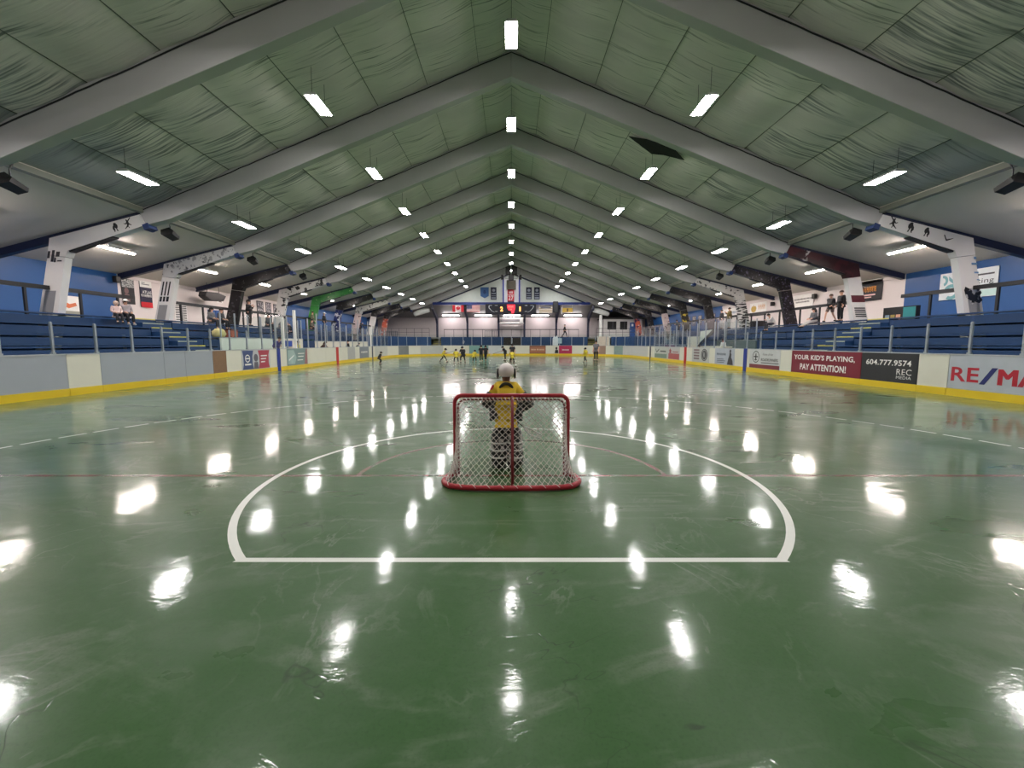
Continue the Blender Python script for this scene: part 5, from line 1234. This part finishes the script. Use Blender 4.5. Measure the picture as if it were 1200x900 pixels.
player('player in yellow jersey standing just behind the goalie helmet', .06, 31.6, .1, 1.18, 'ready', YJ, helm=(46, 42, 40))
player('taller player in black behind the yellow one above the goalie', .08, 35.2, PI, 1.52, 'stand', BJ)
player('small player in yellow jersey near the referee', 5.95, 34.0, .6, 1.20, 'walk', YJ)
player('small player in dark clothes by the far left boards', -9.9, 31.8, -1.0, 1.02, 'ready', (40, 42, 44))
person('referee in grey striped shirt standing on the right of the far floor', (7.45, 37.2, 0), 2.6, 1.80, 'stand', (112, 110, 116), (24, 24, 28), head=('hair', (30, 26, 24)), sleeve=False)
# spectators, left
TOP = 2.75
person('spectator in cream and pink hooded top on the left bleachers', (-17.45, 18.85, TOP), -PI/2-.5, 1.30, 'sit', (214, 190, 186), (34, 34, 40), head=('hood', (208, 186, 170)))
person('spectator in white cap and dark trousers on the left bleachers', (-17.45, 19.3, TOP), -PI/2-.4, 1.55, 'sit', (150, 142, 146), (22, 22, 26), shoe=(190, 186, 184), head=('cap', (222, 218, 214)))
person('spectator in grey coat above the cream blanket on the left', (-17.2, 24.4, TOP), -PI/2, 1.66, 'sit', (96, 96, 100), (40, 40, 44), head=('long', (34, 28, 26)))
person('spectator in dark coat beside the orange box on the left', (-17.2, 25.2, TOP), -PI/2, 1.66, 'sit', (62, 62, 68), (30, 30, 34), head=('hair', (40, 32, 28)))
person('person in black standing with raised phone beside the black left column', (-18.0, 29.3, TOP), -PI/2, 1.76, 'phone', (26, 26, 30), (60, 54, 52), head=('hair', (30, 24, 22)))
person('spectator in dark grey jacket seated below the standing person with phone', (-17.2, 30.1, TOP), -PI/2, 1.7, 'sit', (64, 68, 76), (36, 38, 44), head=('hair', (26, 24, 24)))
person('spectator in slate jacket leaning forward right of the dark grey one', (-16.9, 31.2, TOP-.1), -PI/2, 1.7, 'sitlean', (92, 96, 108), (30, 30, 34), head=('hair', (30, 26, 26)))
person('spectator in dark brown jacket on the left past the leaning one', (-17.2, 32.3, TOP), -PI/2, 1.66, 'sit', (66, 52, 50), (28, 28, 32), head=('hair', (40, 30, 28)))
person('coach in purple shirt leaning over the left boards', (-14.15, 25.5, 0.30), -PI/2-.3, 1.76, 'lean', (86, 84, 140), (26, 26, 32), head=('hair', (28, 24, 24)))
person('player in yellow jersey on the left bench under the blue screen', (-14.4, 28.6, 0.30), -PI/2, 1.42, 'stand', (206, 196, 70), (28, 28, 32), head=('hair', (24, 22, 22)))
person('person in dark brown on the left bench past the blue gap', (-14.4, 32.3, 0.3), -PI/2, 1.5, 'lean', (74, 52, 50), (28, 28, 32), head=('long', (50, 34, 30)))
person('person in black on the left bench beside the white wall', (-14.4, 37.3, 0.3), -PI/2, 1.5, 'stand', (24, 24, 28), (28, 28, 32), head=('hair', (26, 24, 24)))
person('smaller person in black at the far end of the left bench', (-14.4, 39.4, 0.3), -PI/2, 1.35, 'lean', (28, 28, 32), (28, 28, 32), head=('hair', (30, 26, 24)))
person('spectator in dark top and white cap on the left walkway before the blue wall', (-18.0, 41.0, TOP), -PI/2, 1.74, 'stand', (30, 32, 38), (58, 66, 84), head=('cap', (214, 212, 210)))
person('spectator in dark jacket seated past the green column on the left', (-17.2, 36.6, TOP), -PI/2, 1.66, 'sit', (80, 76, 64), (36, 36, 40), head=('hair', (34, 30, 28)))
person('spectator in black standing with red cap in the far left', (-18.75, 52.8, 2.62), -PI/2, 1.76, 'phone', (24, 24, 28), (30, 30, 34), head=('cap', (150, 40, 44)))
person('spectator in olive jacket standing past the green column', (-18.0, 38.6, TOP), -PI/2, 1.66, 'stand', (90, 92, 70), (44, 46, 52), head=('hair', (36, 30, 28)))
# right
person('taller of two people in black standing at the right walkway rail', (18.0, 23.35, TOP), PI/2, 1.70, 'stand', (22, 22, 26), (26, 26, 30), head=('hair', (60, 44, 36)))
person('shorter of two people in black at the right walkway rail', (18.0, 24.1, TOP), PI/2+.3, 1.58, 'walk', (26, 26, 30), (110, 90, 84), head=('hair', (70, 50, 40)), leg=False)
person('spectator in long grey coat reclining on the right bleachers', (17.5, 24.6, TOP), PI/2, 1.66, dict(pose('sit'), knL=(-.1, .40, .0), knR=(.1, .40, .0), anL=(-.12, .78, -.22), anR=(.1, .78, -.22)), (92, 92, 96), (176, 172, 170), head=('long', (24, 20, 20)))
person('spectator in white shirt sitting on the right bleachers', (17.3, 28.2, TOP), PI/2, 1.66, 'sitlean', (208, 206, 204), (60, 60, 66), head=('hair', (36, 28, 26)))
person('fan in dark jersey before the white sign on the right', (18.0, 36.5, TOP), PI/2, 1.66, 'stand', (30, 30, 32), (200, 200, 200), head=('hair', (30, 26, 24)))
person('fan in dark and yellow jersey before the white sign on the right', (18.0, 35.2, TOP), PI/2, 1.74, 'phone', (110, 96, 50), (190, 190, 190), head=('hair', (30, 26, 24)))
person('scorekeeper with red face and white shirt behind the right boards', (14.45, 28.9, 0.30), PI/2, 1.6, 'stand', (222, 222, 220), (40, 40, 46), head=('cap', (70, 50, 50)), skin=mat('skin_ruddy', (196, 120, 104), .55), bulk=1.15)
person('person in black bending at the far right walkway', (18.75, 47.6, 2.62), PI/2, 1.6, 'lean', (26, 26, 30), (30, 30, 34), head=('hair', (36, 30, 28)))
person('person in black walking along the far stand rail', (7.2, 57.4, 2.3), -PI/2, 1.74, 'walk', (24, 24, 28), (26, 26, 30), head=('hair', (30, 26, 24)))
# things the spectators brought
t = thing('blanket', 'cream blanket draped below the grey coat on the left bleachers', 'blanket', (-16.4, 23.6, 1.9))
rb = random.Random(9); vb = MB().ball((-16.35, 23.75, 2.10), (.30, .40, .30), 18, 12)
vb.v = [(x+rb.uniform(-.02, .02), y+rb.uniform(-.03, .03), z+rb.uniform(-.02, .02)) for x, y, z in vb.v]
vb.build('cloth', mat('cream_cloth', (200, 186, 130), .85, var=.15, bump=.4, bscale=6), t, smooth=True)
t = thing('box', 'orange red box beside the cream blanket on the left', 'box', (-16.3, 25.1, 1.9))
MB().box(-16.7, 24.8, 1.9, -16.35, 25.4, 2.36).build('carton', mat('orange_red_carton', (176, 92, 70), .6), t); MB().box(-16.72, 24.78, 2.3, -16.33, 25.42, 2.38).build('lid', mat('dark_carton_lid', (120, 60, 50), .6), t)

# ------------------------------------------------------------------ light, camera, render look
w = bpy.data.worlds.new('world'); sc.world = w; w.use_nodes = True
w.node_tree.nodes['Background'].inputs['Color'].default_value = (.5, .55, .6, 1); w.node_tree.nodes['Background'].inputs['Strength'].default_value = .15
cam = bpy.data.cameras.new('camera'); co = bpy.data.objects.new('camera', cam); C.objects.link(co)
cam.sensor_width = 36; cam.lens = 36*494.457/1200; cam.shift_x = .000625; cam.clip_start = .05; cam.clip_end = 200
co.location = (0, 0, 1.6); co.rotation_euler = (PI/2-.0975, 0, 0); sc.camera = co
vs = sc.view_settings; vs.view_transform = 'Standard'; vs.look = 'None'; vs.gamma = 1; vs.use_curve_mapping = False; vs.exposure = 0
vs.exposure = .20
sc.cycles.max_bounces = 6; sc.cycles.diffuse_bounces = 3; sc.cycles.glossy_bounces = 3; sc.cycles.transparent_max_bounces = 16; sc.cycles.sample_clamp_indirect = 8
